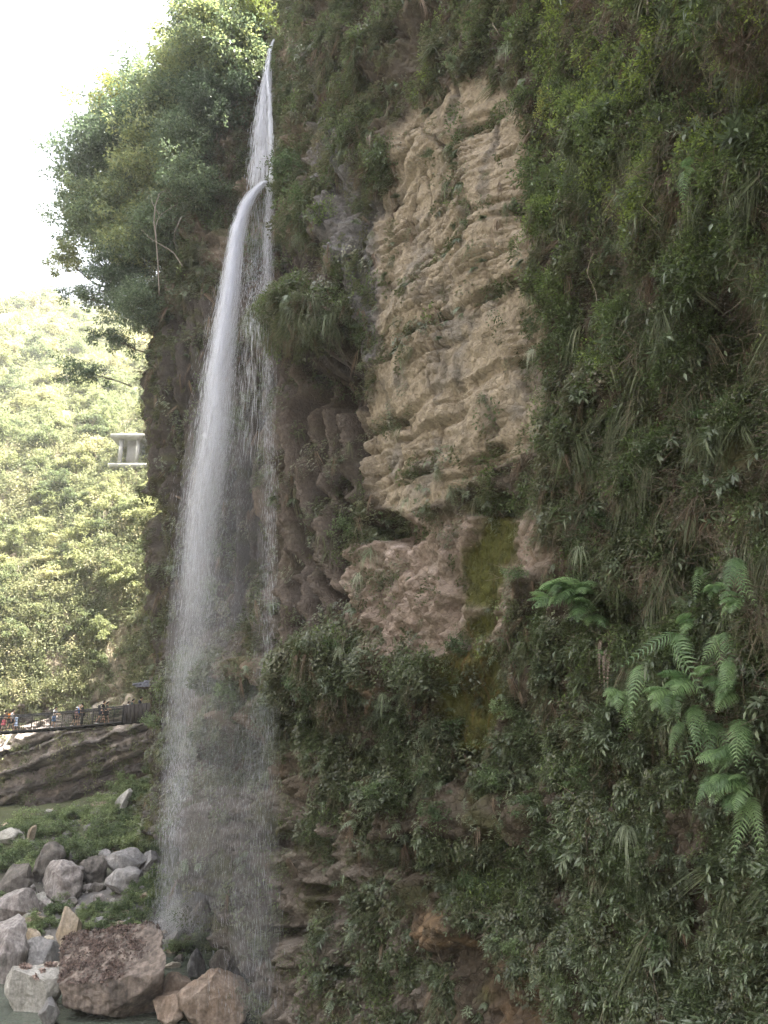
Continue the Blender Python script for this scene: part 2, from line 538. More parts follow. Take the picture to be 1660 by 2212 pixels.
def frond(L=1.0, pairs=20, P=0.26, W=0.035, arch=0.35, droop=0.9):
    """frond: rachis leaving along +X, arching over, pinnae both sides"""
    t = np.linspace(0, 1, 12)
    st = np.stack([L * (t * 0.85 - 0.12 * t * t), 0 * t, L * (arch * t - droop * t * t * 0.7)], 1)
    parts = [ribbon(st, np.linspace(0.016, 0.004, 12), np.array([0, 1.0, 0])),
             ribbon(st, np.linspace(0.016, 0.004, 12), np.array([0.3, 0, 1.0]))]
    tt = np.linspace(0.16, 0.99, pairs)
    b = np.stack([np.interp(tt, t, st[:, i]) for i in range(3)], 1)
    tg = np.gradient(b, axis=0); tg /= np.linalg.norm(tg, axis=1)[:, None]
    le = P * np.clip(np.sin(np.pi * (0.22 + 0.78 * tt)) ** 0.8, 0.12, 1)
    for s in (-1, 1):
        d = tg * 0.42 + np.array([0, s, 0]) + np.array([0, 0, -0.25]) + R.normal(0, .05, (pairs, 3))
        nr = np.cross(tg, [0, 1, 0]) * -1 + R.normal(0, .08, (pairs, 3))
        # pinna as two half ribbons so it bends down at the tip
        dn = d / np.linalg.norm(d, axis=1)[:, None]
        side = tg
        m1 = b + dn * le[:, None] * 0.45; tip = b + dn * le[:, None] + np.array([0, 0, -1]) * le[:, None] * 0.22
        w = W * (0.6 + 0.4 * le / P)
        v = np.stack([b - side * w[:, None] * .35, b + side * w[:, None] * .35, m1 + side * w[:, None] * .5, m1 - side * w[:, None] * .5, tip], 1)
        i = np.arange(pairs)[:, None] * 5
        f = np.concatenate([i + [0, 1, 2], i + [0, 2, 3], i + [3, 2, 4]])
        parts.append((v.reshape(-1, 3), f))
    return join(parts)


def proto_fernlet(nf=5, L=0.4):
    parts = []
    for k in range(nf):
        v, f = frond(L * (0.7 + .5 * R.rand()), 9, L * 0.22, L * 0.08, 0.25 * R.rand(), 0.9 + 0.5 * R.rand())
        a = R.uniform(-1.0, 1.0)
        rm = np.array([[math.cos(a), -math.sin(a), 0], [math.sin(a), math.cos(a), 0], [0, 0, 1]])
        parts.append((v @ rm.T, f))
    return join(parts)


def proto_bushlet(n=110, rad=0.35, L=0.085):
    c = R.normal(size=(9, 3)) * rad * 0.5; c[:, 0] = np.abs(c[:, 0])
    k = R.randint(0, 9, n)
    o = R.normal(size=(n, 3)); o /= np.linalg.norm(o, axis=1)[:, None]
    p = c[k] + o * rad * 0.35 * R.rand(n)[:, None] ** 0.4
    d = o + np.array([0.4, 0, -0.35]) + R.normal(0, .3, (n, 3))
    return leaves_arr(p, d, L * (0.7 + 0.6 * R.rand(n)), L * 0.45, 0.2, o + np.array([0, 0, .8]))


def proto_obj(name, vf, mat):
    return bpy.data.objects.new(name, mesh_np(name, vf[0], vf[1], [mat]))


def scatter(name, pts, rots, scl, tint, protos, label=None):
    n = len(pts)
    me = bpy.data.meshes.new(name)
    me.vertices.add(n); me.vertices.foreach_set('co', np.asarray(pts, np.float32).ravel())
    for an, ty, key, val in (('rot', 'FLOAT_VECTOR', 'vector', rots), ('scl', 'FLOAT', 'value', scl), ('tint', 'FLOAT', 'value', tint),
                             ('pid', 'INT', 'value', R.randint(0, len(protos), n))):
        at = me.attributes.new(an, ty, 'POINT')
        at.data.foreach_set(key, np.asarray(val, np.int32 if ty == 'INT' else np.float32).ravel())
    ng = bpy.data.node_groups.new(name + '_nodes', 'GeometryNodeTree')
    ng.interface.new_socket('Geometry', in_out='INPUT', socket_type='NodeSocketGeometry')
    ng.interface.new_socket('Geometry', in_out='OUTPUT', socket_type='NodeSocketGeometry')
    gi = ng.nodes.new('NodeGroupInput'); go = ng.nodes.new('NodeGroupOutput')
    iop = ng.nodes.new('GeometryNodeInstanceOnPoints')
    jn = ng.nodes.new('GeometryNodeJoinGeometry')
    for p in protos:
        oi = ng.nodes.new('GeometryNodeObjectInfo'); oi.inputs['Object'].default_value = p; oi.inputs['As Instance'].default_value = True
        ng.links.new(oi.outputs['Geometry'], jn.inputs[0])
    def na(nm, ty):
        a = ng.nodes.new('GeometryNodeInputNamedAttribute'); a.data_type = ty; a.inputs['Name'].default_value = nm
        return a.outputs['Attribute']
    ng.links.new(gi.outputs[0], iop.inputs['Points'])
    ng.links.new(jn.outputs[0], iop.inputs['Instance'])
    iop.inputs['Pick Instance'].default_value = True
    ng.links.new(na('pid', 'INT'), iop.inputs['Instance Index'])
    e2r = ng.nodes.new('FunctionNodeEulerToRotation')
    ng.links.new(na('rot', 'FLOAT_VECTOR'), e2r.inputs[0]); ng.links.new(e2r.outputs[0], iop.inputs['Rotation'])
    ng.links.new(na('scl', 'FLOAT'), iop.inputs['Scale'])
    ng.links.new(iop.outputs[0], go.inputs[0])
    o = link(name, me, kind='stuff', label=label)
    md = o.modifiers.new('scatter', 'NODES'); md.node_group = ng
    return o


#==STRUCTURE==
# ------------------------------------------------------------------ the cliff
PLAN = [(6, 120), (-2, 85), (-8, 68), (-11.6, 57), (-13.5, 50), (-12.6, 46), (-10.9, 44), (-8.6, 42.8), (-6.4, 41.5), (-5.2, 38), (-4.3, 32), (-2.15, 28.5),
        (0, 25.5), (2.2, 22.5), (3.7, 19.5), (5.1, 15.5), (5.8, 12), (6.6, 7), (8, 0), (10, -10), (13, -25), (15, -60)]


def plan_step(p):
    D = math.hypot(p[0], p[1])
    k = 1.75 / 768
    if p[1] < 9: k *= 1 + (9 - p[1]) * 0.5
    if p[1] > 52: k *= 1 + (p[1] - 52) * 0.12
    return max(D, 8) * k


C2 = curve_pts(PLAN, plan_step)
NC = len(C2)
seg = np.linalg.norm(np.diff(C2, axis=0), axis=1)
S = np.concatenate([[0], np.cumsum(seg)])
# smoothed outward normals
su = np.linspace(0, S[-1], 1200)
cx, cy = np.interp(su, S, C2[:, 0]), np.interp(su, S, C2[:, 1])
tx, ty = np.gradient(cx), np.gradient(cy)
kern = np.hanning(41); kern /= kern.sum()
tx = np.convolve(np.pad(tx, 20, 'edge'), kern, 'valid'); ty = np.convolve(np.pad(ty, 20, 'edge'), kern, 'valid')
nx, ny = ty, -tx
ln = np.hypot(nx, ny); nx, ny = nx / ln, ny / ln
if nx[600] > 0: nx, ny = -nx, -ny
NX, NY = np.interp(S, su, nx), np.interp(S, su, ny)
Dc = np.hypot(C2[:, 0], C2[:, 1])
TT = np.concatenate([np.linspace(-1.3, -0.42, 22)[:-1], np.arange(-0.42, 1.45, 1.75 / 768 * 1.1), np.linspace(1.45, 4.0, 40)[1:]])
NR = len(TT)
Dv = np.clip(Dc, 12, 55)
Z = TT[:, None] * Dv[None, :]
Z = np.clip(Z, -14, 75)
# keep clipped rows apart
Z = Z + 1e-3 * np.arange(NR)[:, None]
Sg = np.broadcast_to(S[None, :], Z.shape)
BX = np.broadcast_to(C2[None, :, 0], Z.shape); BY = np.broadcast_to(C2[None, :, 1], Z.shape)
NXg = np.broadcast_to(NX[None, :], Z.shape); NYg = np.broadcast_to(NY[None, :], Z.shape)

# stage 1: large masses
s_g0 = S[np.argmin(np.hypot(C2[:, 0] + 11.5, C2[:, 1] - 44.3))]
s_g1 = S[np.argmin(np.hypot(C2[:, 0] + 4.5, C2[:, 1] - 34))]
gul = sstep(s_g0 - 1.5, s_g0 + 3.0, Sg) * (1 - sstep(s_g1 - 1.0, s_g1 + 3.5, Sg))
off = gul * (2.6 * sstep(6.5, 3.0, Z) + 2.8 * sstep(-1.5, -4.5, Z))
# the whole face leans out slightly as it rises on the left
lean_w = 1 - sstep(s_g0 - 2.0, s_g0 + 5.0, Sg)
off += lean_w * 0.11 * np.clip(Z, -12, 24) - lean_w * 1.5 * sstep(26, 46, Z)
off += 1.1 * fbm(BX * 0.13, BY * 0.13, Z * 0.10, 3)
far_right = sstep(S[np.argmin(np.hypot(C2[:, 0] - 2, C2[:, 1] - 22))], S[-1] * 0.75, Sg)


def feats(px, py, off, L):
    for (x, y, rx, ry, am) in L:
        e = ((px - x) / rx) ** 2 + ((py - y) / ry) ** 2
        off = off + am * np.exp(-e * e * 0.9)
    return off


PX, PY, _ = project(BX + NXg * off, BY + NYg * off, Z)
wpx = 14 * pnoise(PX / 60, PY / 60, PX * 0 + 1.5) + 6 * pnoise(PX / 22, PY / 22, PX * 0 + 4.5)
wpy = 14 * pnoise(PX / 60, PY / 60, PX * 0 + 8.5) + 6 * pnoise(PX / 22, PY / 22, PX * 0 + 2.5)
FX, FY = PX + wpx, PY + wpy
GX0 = PX + 0.35 * wpx
off = feats(FX, FY, off, [
    (700, 700, 80, 60, 1.5), (715, 840, 62, 45, -1.9), (655, 575, 45, 55, -1.3), (740, 950, 60, 60, -0.5),
    (1000, 650, 170, 420, 0.55), (850, 1150, 75, 24, -1.3), (1090, 1090, 70, 25, -0.8),
    (1300, 170, 80, 60, -0.8), (1560, 190, 110, 110, -1.1), (1610, 720, 90, 150, -1.0), (1350, 600, 60, 60, -0.6),
    (1420, 350, 120, 120, 0.5), (1530, 1230, 90, 80, -0.7), (1350, 1480, 110, 90, -0.5), (1430, 1650, 120, 80, -0.6),
    (645, 1578, 60, 28, -2.4), (800, 1450, 220, 60, 0.7), (850, 1645, 75, 28, -1.9), (1100, 1760, 150, 60, 0.5),
    (1000, 1990, 90, 60, 0.5), (950, 1850, 170, 32, -1.3), (1150, 1640, 70, 24, -1.3), (1010, 1640, 50, 20, -1.0), (760, 1960, 90, 22, -1.0), (1250, 1900, 120, 30, -0.8), (1380, 1330, 90, 40, -0.7),
    (450, 380, 42, 90, -1.8), (385, 560, 40, 60, -1.3), (520, 1650, 75, 55, -4.0), (430, 470, 40, 60, 0.6),
    (390, 700, 35, 45, -1.4), (640, 1820, 80, 16, -1.3), (640, 2020, 70, 16, -1.4), (560, 1740, 60, 30, 0.4), (720, 2100, 80, 16, -1.0), (700, 1920, 60, 14, -0.9),
    (800, 130, 150, 60, 0.5), (860, 330, 120, 50, 0.4), (470, 120, 80, 60, 1.0)])
# undercut foot on the river side
ux = [200, 300, 350, 385, 405, 455, 495, 540, 580, 640, 720, 2500]
uy = [1600, 1700, 1790, 1850, 1905, 1955, 2045, 2140, 2205, 2320, 2700, 6000]
uc = np.interp(FX, ux, uy)
dist_u = np.clip((FY - uc) * 0.11, 0, 7.5)
off -= dist_u * (PY > 1500)

# region masks in picture space, laid on the rock
TAN = [(915, 215), (1045, 175), (1125, 225), (1172, 330), (1182, 520), (1190, 700), (1210, 900), (1160, 975), (1065, 1035), (1000, 1070), (880, 1120), (820, 1100),
       (795, 1000), (780, 900), (825, 800), (845, 700), (840, 600), (828, 490), (862, 430), (868, 300)]
FLUTE = [(600, 520), (680, 500), (780, 640), (800, 790), (800, 900), (820, 1060), (770, 1120), (760, 1250), (740, 1380), (600, 1420), (590, 900)]
GREYR = [(700, 130), (760, 330), (850, 470), (865, 620), (870, 760), (800, 800), (760, 620), (700, 560), (660, 480), (700, 300)]
PINK = [(740, 1340), (770, 1190), (890, 1120), (1060, 1120), (1150, 1050), (1210, 1200), (1140, 1280), (1110, 1400), (960, 1415), (780, 1425)]
MOSS1 = [(1070, 1095), (1125, 1130), (1115, 1200), (1095, 1310), (1005, 1310), (1005, 1230)]
MOSS2 = [(1000, 1340), (1060, 1310), (1100, 1330), (1090, 1360), (1060, 1385), (1000, 1380)]
MOSS3 = [(985, 1410), (1060, 1385), (1115, 1430), (1110, 1510), (1075, 1640), (1030, 1700), (1000, 1610), (965, 1510)]
ORANGE = [(920, 1970), (990, 1960), (1050, 2030), (1060, 2070), (1000, 2050), (900, 2040)]
ORANGE2 = [(800, 1440), (860, 1400), (850, 1500), (800, 1560)]
LOWER = [(340, 1680), (620, 1690), (760, 1800), (880, 1900), (900, 2050), (1000, 2240), (300, 2240), (300, 1690)]
GULLY = [(420, 620), (520, 560), (600, 640), (600, 1420), (380, 1420), (400, 1000)]
EDGE = [(260, 700), (420, 660), (430, 900), (400, 1300), (380, 1850), (300, 1900), (240, 1000)]
OCHRE_R = [(1130, 1980), (1260, 2100), (1300, 2230), (1100, 2230), (1060, 2120)]


def soft(poly, w=14):
    return sstep(-w, w, poly_sd(FX, FY, poly))


front = (BY + NYg * off > 5)
mk = {k: soft(v) * front for k, v in dict(tan=TAN, flute=FLUTE, grey=GREYR, pink=PINK, m1=MOSS1, m2=MOSS2, m3=MOSS3, orange=ORANGE, orange2=ORANGE2, lower=LOWER, gully=GULLY, edge=EDGE, ochre=OCHRE_R).items()}
moss = np.maximum(np.maximum(mk['m1'], mk['m2']), mk['m3'])

X1, Y1 = BX + NXg * off, BY + NYg * off
# bedding in the tan face: tilted steps, thin beds and open joints
sc_d = np.clip(Y1, 10, 60)
q = Z - 0.23 * (-Sg) * 0 + 0.25 * X1
warp = 0.5 * pnoise(X1 * 0.35, Y1 * 0.35, Z * 0.35)


def beds(q, thick, seed, sharp=6):
    u = q / thick + 0.35 * pnoise(q * 0 + seed, q / thick * 0.37, q * 0 + 1.1)
    i = np.floor(u); f = u - i
    h = _g[(i.astype(np.int64) * 131 + int(seed * 7)) & 511][..., 0]
    h2 = _g[((i + 1).astype(np.int64) * 131 + int(seed * 7)) & 511][..., 0]
    k = sstep(0.85, 1.0, f)
    joint = np.exp(-((f - 0.93) / 0.05) ** 2)
    return h * (1 - k) + h2 * k, joint


b1, j1 = beds(q + warp, 2.2, 3.0)
b2, j2 = beds(q + warp * 0.8, 0.55, 5.0)
b3, j3 = beds(q + 0.6 * warp + 0.05 * pnoise(X1 * 2, Y1 * 2, Z * 2), 0.2, 9.0)
jm = sstep(-0.2, 0.25, pnoise(X1 * 0.5 + 3, Y1 * 0.5, Z * 0.8))
blocks = pnoise(X1 * 1.1 + 5, Y1 * 1.1, Z * 1.7)


def cells(u, v, seed):
    """broken rock faces: offset blocks, each a little tilted, with an open crack round them"""
    iv = np.floor(v); fv = v - iv
    hh = _g[(iv.astype(np.int64) * 57 + seed) & 511]
    uu = u * (1 + 0.25 * hh[..., 0]) + hh[..., 1] * 3
    iu = np.floor(uu); fu = uu - iu
    h = _g[(iv.astype(np.int64) * 131 + iu.astype(np.int64) * 17 + seed * 5) & 511]
    e = np.minimum(np.minimum(fu, 1 - fu), np.minimum(fv, 1 - fv) * 0.7)
    return h[..., 0] + h[..., 1] * (fu - .5) * 1.3 + h[..., 2] * (fv - .5) * 1.0, np.exp(-(e / 0.07) ** 2)


cw1 = 0.35 * pnoise(X1 * 0.7, Y1 * 0.7, Z * 0.7 + 5); cw2 = 0.35 * pnoise(X1 * 0.7 + 9, Y1 * 0.7, Z * 0.7)
c1, e1 = cells((Sg + 0.25 * Z + cw1) / 1.9, (q + warp + cw2 * 0.6) / 1.0, 3)
c2_, e2 = cells((Sg - 0.2 * Z + cw1 * 0.7) / 0.75, (q + warp + cw2 * 0.5) / 0.42, 11)
blk = np.round(fbm(X1 * 0.9, Y1 * 0.9, Z * 1.3, 2) * 5) / 5
vcrack = np.exp(-(pnoise(X1 * 0.8, Y1 * 0.8, Z * 0.18 + 7) / 0.035) ** 2) * sstep(0.0, 0.3, pnoise(X1 * 0.3, Y1 * 0.3, Z * 0.3 + 3))
rough_s = fbm(X1 * 1.1, Y1 * 1.1, Z * 1.1, 5, 0.55, ridged=True)
knob = fbm(X1 * 0.9, Y1 * 0.9, Z * 0.75, 5, 0.55, billow=True)
flu = fbm(Sg * 1.15 + 0.5 * pnoise(Sg * 0.5, Z * 0.1, Z * 0), Z * 0.05, Z * 0 + 2, 4, 0.65, ridged=True)
gn1 = pnoise(Sg * 0.85 + 0.5 * pnoise(Sg * 0.4, Z * 0.12, Z * 0), Z * 0.045, Z * 0 + 21)
gn2 = pnoise(Sg * 2.1 + 0.6 * pnoise(Sg * 0.8, Z * 0.2, Z * 0), Z * 0.10, Z * 0 + 33)
groove = np.exp(-(gn1 / 0.13) ** 2) + 0.45 * np.exp(-(gn2 / 0.14) ** 2)
streakn = fbm(Sg * 3.2, Z * 0.25, Z * 0 + 3, 3)
mound = fbm(X1 * 0.55 + 60, Y1 * 0.55, Z * 0.5, 3, 0.5, billow=True)
mid_n = fbm(X1 * 1.8 + 3, Y1 * 1.8, Z * 1.8, 3, 0.55, ridged=True)
drape = fbm(Sg * 0.45, Z * 0.07, Z * 0 + 9, 3, 0.55, billow=True)
fine = fbm(X1 * 3.2, Y1 * 3.2, Z * 3.2, 3, 0.6)
# hanging ribs of tufa between dark grooves
RIBS = [[(622, 860), (628, 1000), (622, 1150), (630, 1400)], [(648, 800), (655, 950), (668, 1150), (690, 1280), (702, 1400)], [(676, 820), (690, 960), (700, 1100), (722, 1250), (738, 1390)],
        [(640, 1040), (652, 1180), (660, 1400)], [(712, 880), (724, 1010), (742, 1180), (748, 1290)], [(745, 880), (752, 1000), (770, 1100)], [(604, 900), (606, 1200), (604, 1420)],
        [(690, 560), (712, 650), (735, 780)], [(655, 560), (672, 640), (690, 640)], [(725, 590), (748, 700), (762, 800)], [(520, 900), (524, 1100), (520, 1330)], [(552, 700), (556, 950), (560, 1200), (556, 1400)],
        [(575, 1050), (578, 1250), (572, 1420)], [(490, 1000), (486, 1200), (480, 1400)], [(455, 760), (448, 900), (440, 1050)], [(410, 640), (404, 780), (396, 900)], [(370, 700), (364, 900), (368, 1150)],
        [(345, 900), (342, 1100), (350, 1400)], [(385, 1000), (382, 1200), (385, 1450)], [(800, 600), (806, 720), (798, 800)]]
rib = np.zeros(Z.shape); rgr = np.zeros(Z.shape)
for pl in RIBS:
    a_ = np.array(pl, float)
    xl = np.interp(PY, a_[:, 1], a_[:, 0])
    on_ = sstep(a_[0, 1] - 25, a_[0, 1] + 25, FY) * sstep(a_[-1, 1] + 20, a_[-1, 1] - 20, FY)
    d_ = PX - xl + 7 * pnoise(PY / 95, FX * 0 + a_[0, 0], FX * 0)
    rib = np.maximum(rib, np.exp(-(d_ / 4.2) ** 2) * on_ * (0.85 + 0.3 * pnoise(PY / 60, PX / 30, FX * 0)))
    rgr = np.maximum(rgr, np.exp(-((np.abs(d_) - 10) / 5.0) ** 2) * on_)
rib *= front; rgr *= front
bed_disp = 0.08 * b1 + 0.04 * b2 + 0.03 * b3 * jm - 0.42 * j1 * (0.3 + 0.7 * jm) - 0.13 * j2 * jm + 0.08 * c1 - 0.22 * e1 * jm + 0.05 * c2_ - 0.10 * e2 * jm - 0.45 * vcrack + 0.06 * fine + 0.04 * mid_n
wf = np.clip(mk['flute'] + 0.7 * mk['gully'] + 0.6 * mk['edge'], 0, 1)
wt = mk['tan']
wk = np.clip(mk['lower'] + 0.5 * mk['pink'], 0, 1)
wo = np.clip(1 - wf - wt - wk, 0, 1)
dsp = (1 - 0.75 * moss) * (wt * 1.15 * bed_disp + wf * (-0.9 * groove * (1 - rib) + 0.5 * rib - 0.9 * rgr + 0.55 * flu + 0.4 * drape + 0.10 * fine + 0.06 * mid_n) + wk * (0.75 * knob + 0.10 * c1 + 0.08 * c2_ - 0.08 * e2 * jm + 0.04 * b2 + 0.2 * fine + 0.25 * mid_n - 0.08 * j2 * jm) \
    + wo * (0.35 * rough_s + 0.45 * knob + 0.9 * mound * (1 - sstep(-60, 0, poly_sd(FX, FY, TAN))) + 0.15 * fine)) + moss * 0.12 * streakn
sml = np.clip(sc_d / 22, 0.6, 1.35)
off2 = off + dsp * sml + 0.05 * fine * sml

# top: above its rim the ground runs back from the edge
s_a = S[np.argmin(np.hypot(C2[:, 0] + 13.6, C2[:, 1] - 49))]
s_b = S[np.argmin(np.hypot(C2[:, 0] + 7.6, C2[:, 1] - 42.2))]
s_c = S[np.argmin(np.hypot(C2[:, 0] + 5.9, C2[:, 1] - 40.5))]
s_d = S[np.argmin(np.hypot(C2[:, 0] + 4.8, C2[:, 1] - 36))]
ztop = np.interp(S, [0, s_a - 22, s_a - 6, s_a, s_b, s_c - 0.4, s_c + 0.5, s_d, s_d + 2, s_d + 12, S[-1]], [26, 24, 32, 48, 52.0, 43.0, 43.3, 50, 60, 66, 66])
ztop = ztop[None, :] + 1.6 * pnoise(Sg * 0.3, Z * 0, Z * 0 + 6)
ex = np.clip(Z - ztop, 0, None)
bend = ex + 0.0
off3 = off2 - 1.3 * bend - 0.0 * ex
off3 = off3 - np.where(ex > 0, 60 * sstep(6, 40, ex) * 0.6, 0)
Zf = np.where(ex > 0, ztop + ex * 0.35, Z)
X, Y = BX + NXg * off3, BY + NYg * off3

# albedo
def mixc(a, b, m): return a * (1 - m[..., None]) + np.asarray(b) * m[..., None]
cn = fbm(X1 * 0.5, Y1 * 0.5, Z * 0.5, 4)
cn2 = fbm(X1 * 1.9, Y1 * 1.9, Z * 1.9, 3)
alb = np.zeros(Z.shape + (3,)) + np.array([0.125, 0.10, 0.072])
alb = mixc(alb, (0.20, 0.155, 0.115), sstep(-0.1, 0.5, cn))
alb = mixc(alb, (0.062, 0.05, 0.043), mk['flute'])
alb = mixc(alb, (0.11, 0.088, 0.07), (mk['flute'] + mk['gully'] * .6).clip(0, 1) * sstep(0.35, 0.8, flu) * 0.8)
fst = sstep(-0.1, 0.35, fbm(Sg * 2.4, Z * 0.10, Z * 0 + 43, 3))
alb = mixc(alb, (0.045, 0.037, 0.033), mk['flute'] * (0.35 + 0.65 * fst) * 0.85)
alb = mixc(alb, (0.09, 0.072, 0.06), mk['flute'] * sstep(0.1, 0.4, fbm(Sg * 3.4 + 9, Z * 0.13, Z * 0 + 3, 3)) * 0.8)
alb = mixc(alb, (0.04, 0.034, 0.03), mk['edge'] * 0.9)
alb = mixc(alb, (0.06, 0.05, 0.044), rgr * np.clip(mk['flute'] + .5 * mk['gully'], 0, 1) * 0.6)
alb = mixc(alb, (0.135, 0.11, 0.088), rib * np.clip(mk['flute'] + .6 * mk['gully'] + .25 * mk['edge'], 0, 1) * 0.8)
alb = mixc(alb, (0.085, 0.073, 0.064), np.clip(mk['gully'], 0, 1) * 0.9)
soil_shade = np.clip(1 - mk['tan'] - mk['flute'] - mk['pink'] - mk['lower'], 0, 1) * sstep(620, 760, FX)
alb = mixc(alb, (0.055, 0.045, 0.033), soil_shade * 0.75)  # soil tone under the plants, darkened to paint shade into the gaps
alb = mixc(alb, (0.165, 0.142, 0.12), mk['lower'] * 0.9)
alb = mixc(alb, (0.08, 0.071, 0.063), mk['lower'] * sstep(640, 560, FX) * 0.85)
alb = mixc(alb, (0.15, 0.143, 0.145), mk['grey'] * 0.95)
alb = mixc(alb, (0.265, 0.22, 0.16), mk['tan'])
alb = mixc(alb, (0.19, 0.168, 0.14), mk['tan'] * sstep(0.05, 0.45, cn))
alb = mixc(alb, (0.32, 0.265, 0.19), mk['tan'] * sstep(0.05, 0.5, -cn2) * 0.6)
alb = mixc(alb, (0.09, 0.08, 0.072), mk['tan'] * sstep(0.18, 0.42, fbm(Sg * 0.9 + 3, Z * 0.22, Z * 0 + 17, 4)) * 0.6)
alb = mixc(alb, (0.26, 0.205, 0.165), mk['pink'])
alb = mixc(alb, (0.40, 0.33, 0.29), mk['pink'] * sstep(0.25, 0.6, cn2 + 0.4 * cn))
streakn = fbm(Sg * 3.2, Z * 0.25, Z * 0 + 3, 3)
alb = mixc(alb, (0.060, 0.062, 0.012), moss)
alb = mixc(alb, (0.11, 0.062, 0.02), moss * sstep(0.05, 0.4, streakn) * 0.7)
alb = mixc(alb, (0.20, 0.135, 0.08), np.clip(mk['orange'] + mk['orange2'] * .8 + mk['ochre'] * 0.6, 0, 1) * sstep(-0.5, 0.3, cn2))
# dark water stains down the tan and grey faces
alb *= (1 - 0.45 * (np.clip(mk['grey'] + 0.5 * mk['tan'] + .3 * mk['gully'], 0, 1)) * sstep(0.15, 0.5, fbm(Sg * 1.6, Z * 0.10, Z * 0 + 13, 3)))[..., None]
green = sstep(0.0, 0.45, fbm(X1 * 0.8 + 9, Y1 * 0.8, Z * 0.8, 3)) * np.clip(1 - mk['tan'] - mk['flute'] * 0.7 - moss - mk['grey'] * .7 - mk['pink'] * .6, 0, 1)
alb = mixc(alb, (0.075, 0.078, 0.032), green * 0.7)

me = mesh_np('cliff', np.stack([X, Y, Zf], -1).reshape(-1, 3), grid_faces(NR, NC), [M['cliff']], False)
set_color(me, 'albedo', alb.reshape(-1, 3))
cliff = link('cliff', me, kind='structure')

# normals and projected positions for planting
Pg = np.stack([X, Y, Zf], -1)
du = np.gradient(Pg, axis=1); dv = np.gradient(Pg, axis=0)
NG = np.cross(du, dv)
area = np.linalg.norm(NG, axis=-1) + 1e-12
NG = NG / area[..., None]
sgn = np.sign((NG[..., 0] * NXg + NG[..., 1] * NYg).mean())
NG *= sgn
GX, GY, GD = project(X, Y, Zf)
vis_ok = (Y > 4) & (GD > 2)

# coarse depth buffer so that plants are only looked up on what faces the gorge
BW, BH = 280, 380
zb = np.full((BH, BW), 1e9)
bi = np.clip(((GX + 10) / 6).astype(int), 0, BW - 1); bj = np.clip(((GY + 30) / 6).astype(int), 0, BH - 1)
inb = vis_ok & (GX > -10) & (GX < 1670) & (GY > -30) & (GY < 2245)
np.minimum.at(zb, (bj[inb], bi[inb]), GD[inb])
flatX, flatY, flatD = GX[inb], GY[inb], GD[inb]
flatP, flatN = Pg[inb], NG[inb]


def on_cliff(px, py, r=7):
    m = (np.abs(flatX - px) < r) & (np.abs(flatY - py) < r)
    if not m.any():
        m = (np.abs(flatX - px) < 4 * r) & (np.abs(flatY - py) < 4 * r)
    k = np.where(m)[0]
    if not len(k):
        k = np.array([np.argmin((flatX - px) ** 2 + (flatY - py) ** 2)])
    j = k[np.argmin(flatD[k])]
    return flatP[j], flatN[j]


# ------------------------------------------------------------------ plants that cover the cliff
inview = vis_ok & (GX > -150) & (GX < 1850) & (GY > -200) & (GY < 2400)
hidden = np.zeros(Z.shape, bool)
hidden[inb] = GD[inb] > zb[bj[inb], bi[inb]] + 3.0
rim = ex > 6
dens = np.ones(Z.shape)
dens *= 1 - 0.965 * mk['tan']
dens *= 1 - 0.90 * mk['flute']
dens *= 1 - 0.65 * mk['grey'] 
dens *= 1 - 0.82 * mk['pink']
dens *= 1 - 0.97 * moss
dens *= 1 - 0.75 * mk['gully']
dens *= 1 - 0.70 * mk['edge']
dens *= 1 - 0.80 * mk['lower']
dens *= 1 - 0.9 * np.clip(mk['orange'] + mk['orange2'] * .7 + mk['ochre'] * .6, 0, 1)
patch = fbm(X1 * 0.45 + 4, Y1 * 0.45, Z * 0.45, 3)
clusn = pnoise(X1 * 1.9 + 5, Y1 * 1.9, Z * 1.9) + 0.5 * pnoise(X1 * 4.1 + 5, Y1 * 4.1, Z * 4.1)
patch2 = fbm(X1 * 1.3 + 14, Y1 * 1.3, Z * 1.0, 3)
right_w = sstep(1050, 1350, GX)
dens *= 0.05 + 0.95 * sstep(-0.12 - 0.35 * right_w, 0.12 - 0.2 * right_w, patch) * sstep(-0.25 - .15 * right_w, 0.1, patch2)
knobg = np.exp(-(((FX - 695) / 78) ** 2 + ((FY - 690) / 55) ** 2) ** 2)
ledge_g = np.exp(-(((FX - 730) / 120) ** 2 + ((FY - 1430) / 55) ** 2) ** 2)
dens = np.maximum(dens, np.maximum(knobg * 1.3, ledge_g * 0.8))
lowmid = sstep(1450, 1600, GY) * (1 - sstep(1050, 1250, GX))
dens *= 1 - 0.75 * lowmid * sstep(0.10, -0.12, patch)
dens *= 0.08 + 0.92 * sstep(-0.2, 0.14, clusn)
# joints of the tan face and ledges keep small plants
dens += 0.18 * mk['tan'] * j1 * jm + 0.5 * mk['tan'] * j2 * sstep(0.25, 0.5, patch)
dens *= np.where(rim, 0.6, 1.0) * inview * (~hidden)
dens *= sstep(-10.3, -9.2, Zf)
pix_area = area / np.clip(GD, 6, 80) ** 2            # roughly what it covers in the picture
w_all = dens * pix_area
NOUT = np.stack([NXg, NYg], -1)


def sample(weight, n):
    w = weight.ravel(); w = w / w.sum()
    k = np.searchsorted(np.cumsum(w), R.rand(n))
    k = np.clip(k, 0, len(w) - 1)
    P = Pg.reshape(-1, 3)[k]; nn = NG.reshape(-1, 3)[k]
    jit = (du.reshape(-1, 3)[k] * R.uniform(-.6, .6, (n, 1)) + dv.reshape(-1, 3)[k] * R.uniform(-.6, .6, (n, 1)))
    return P + jit, nn, k


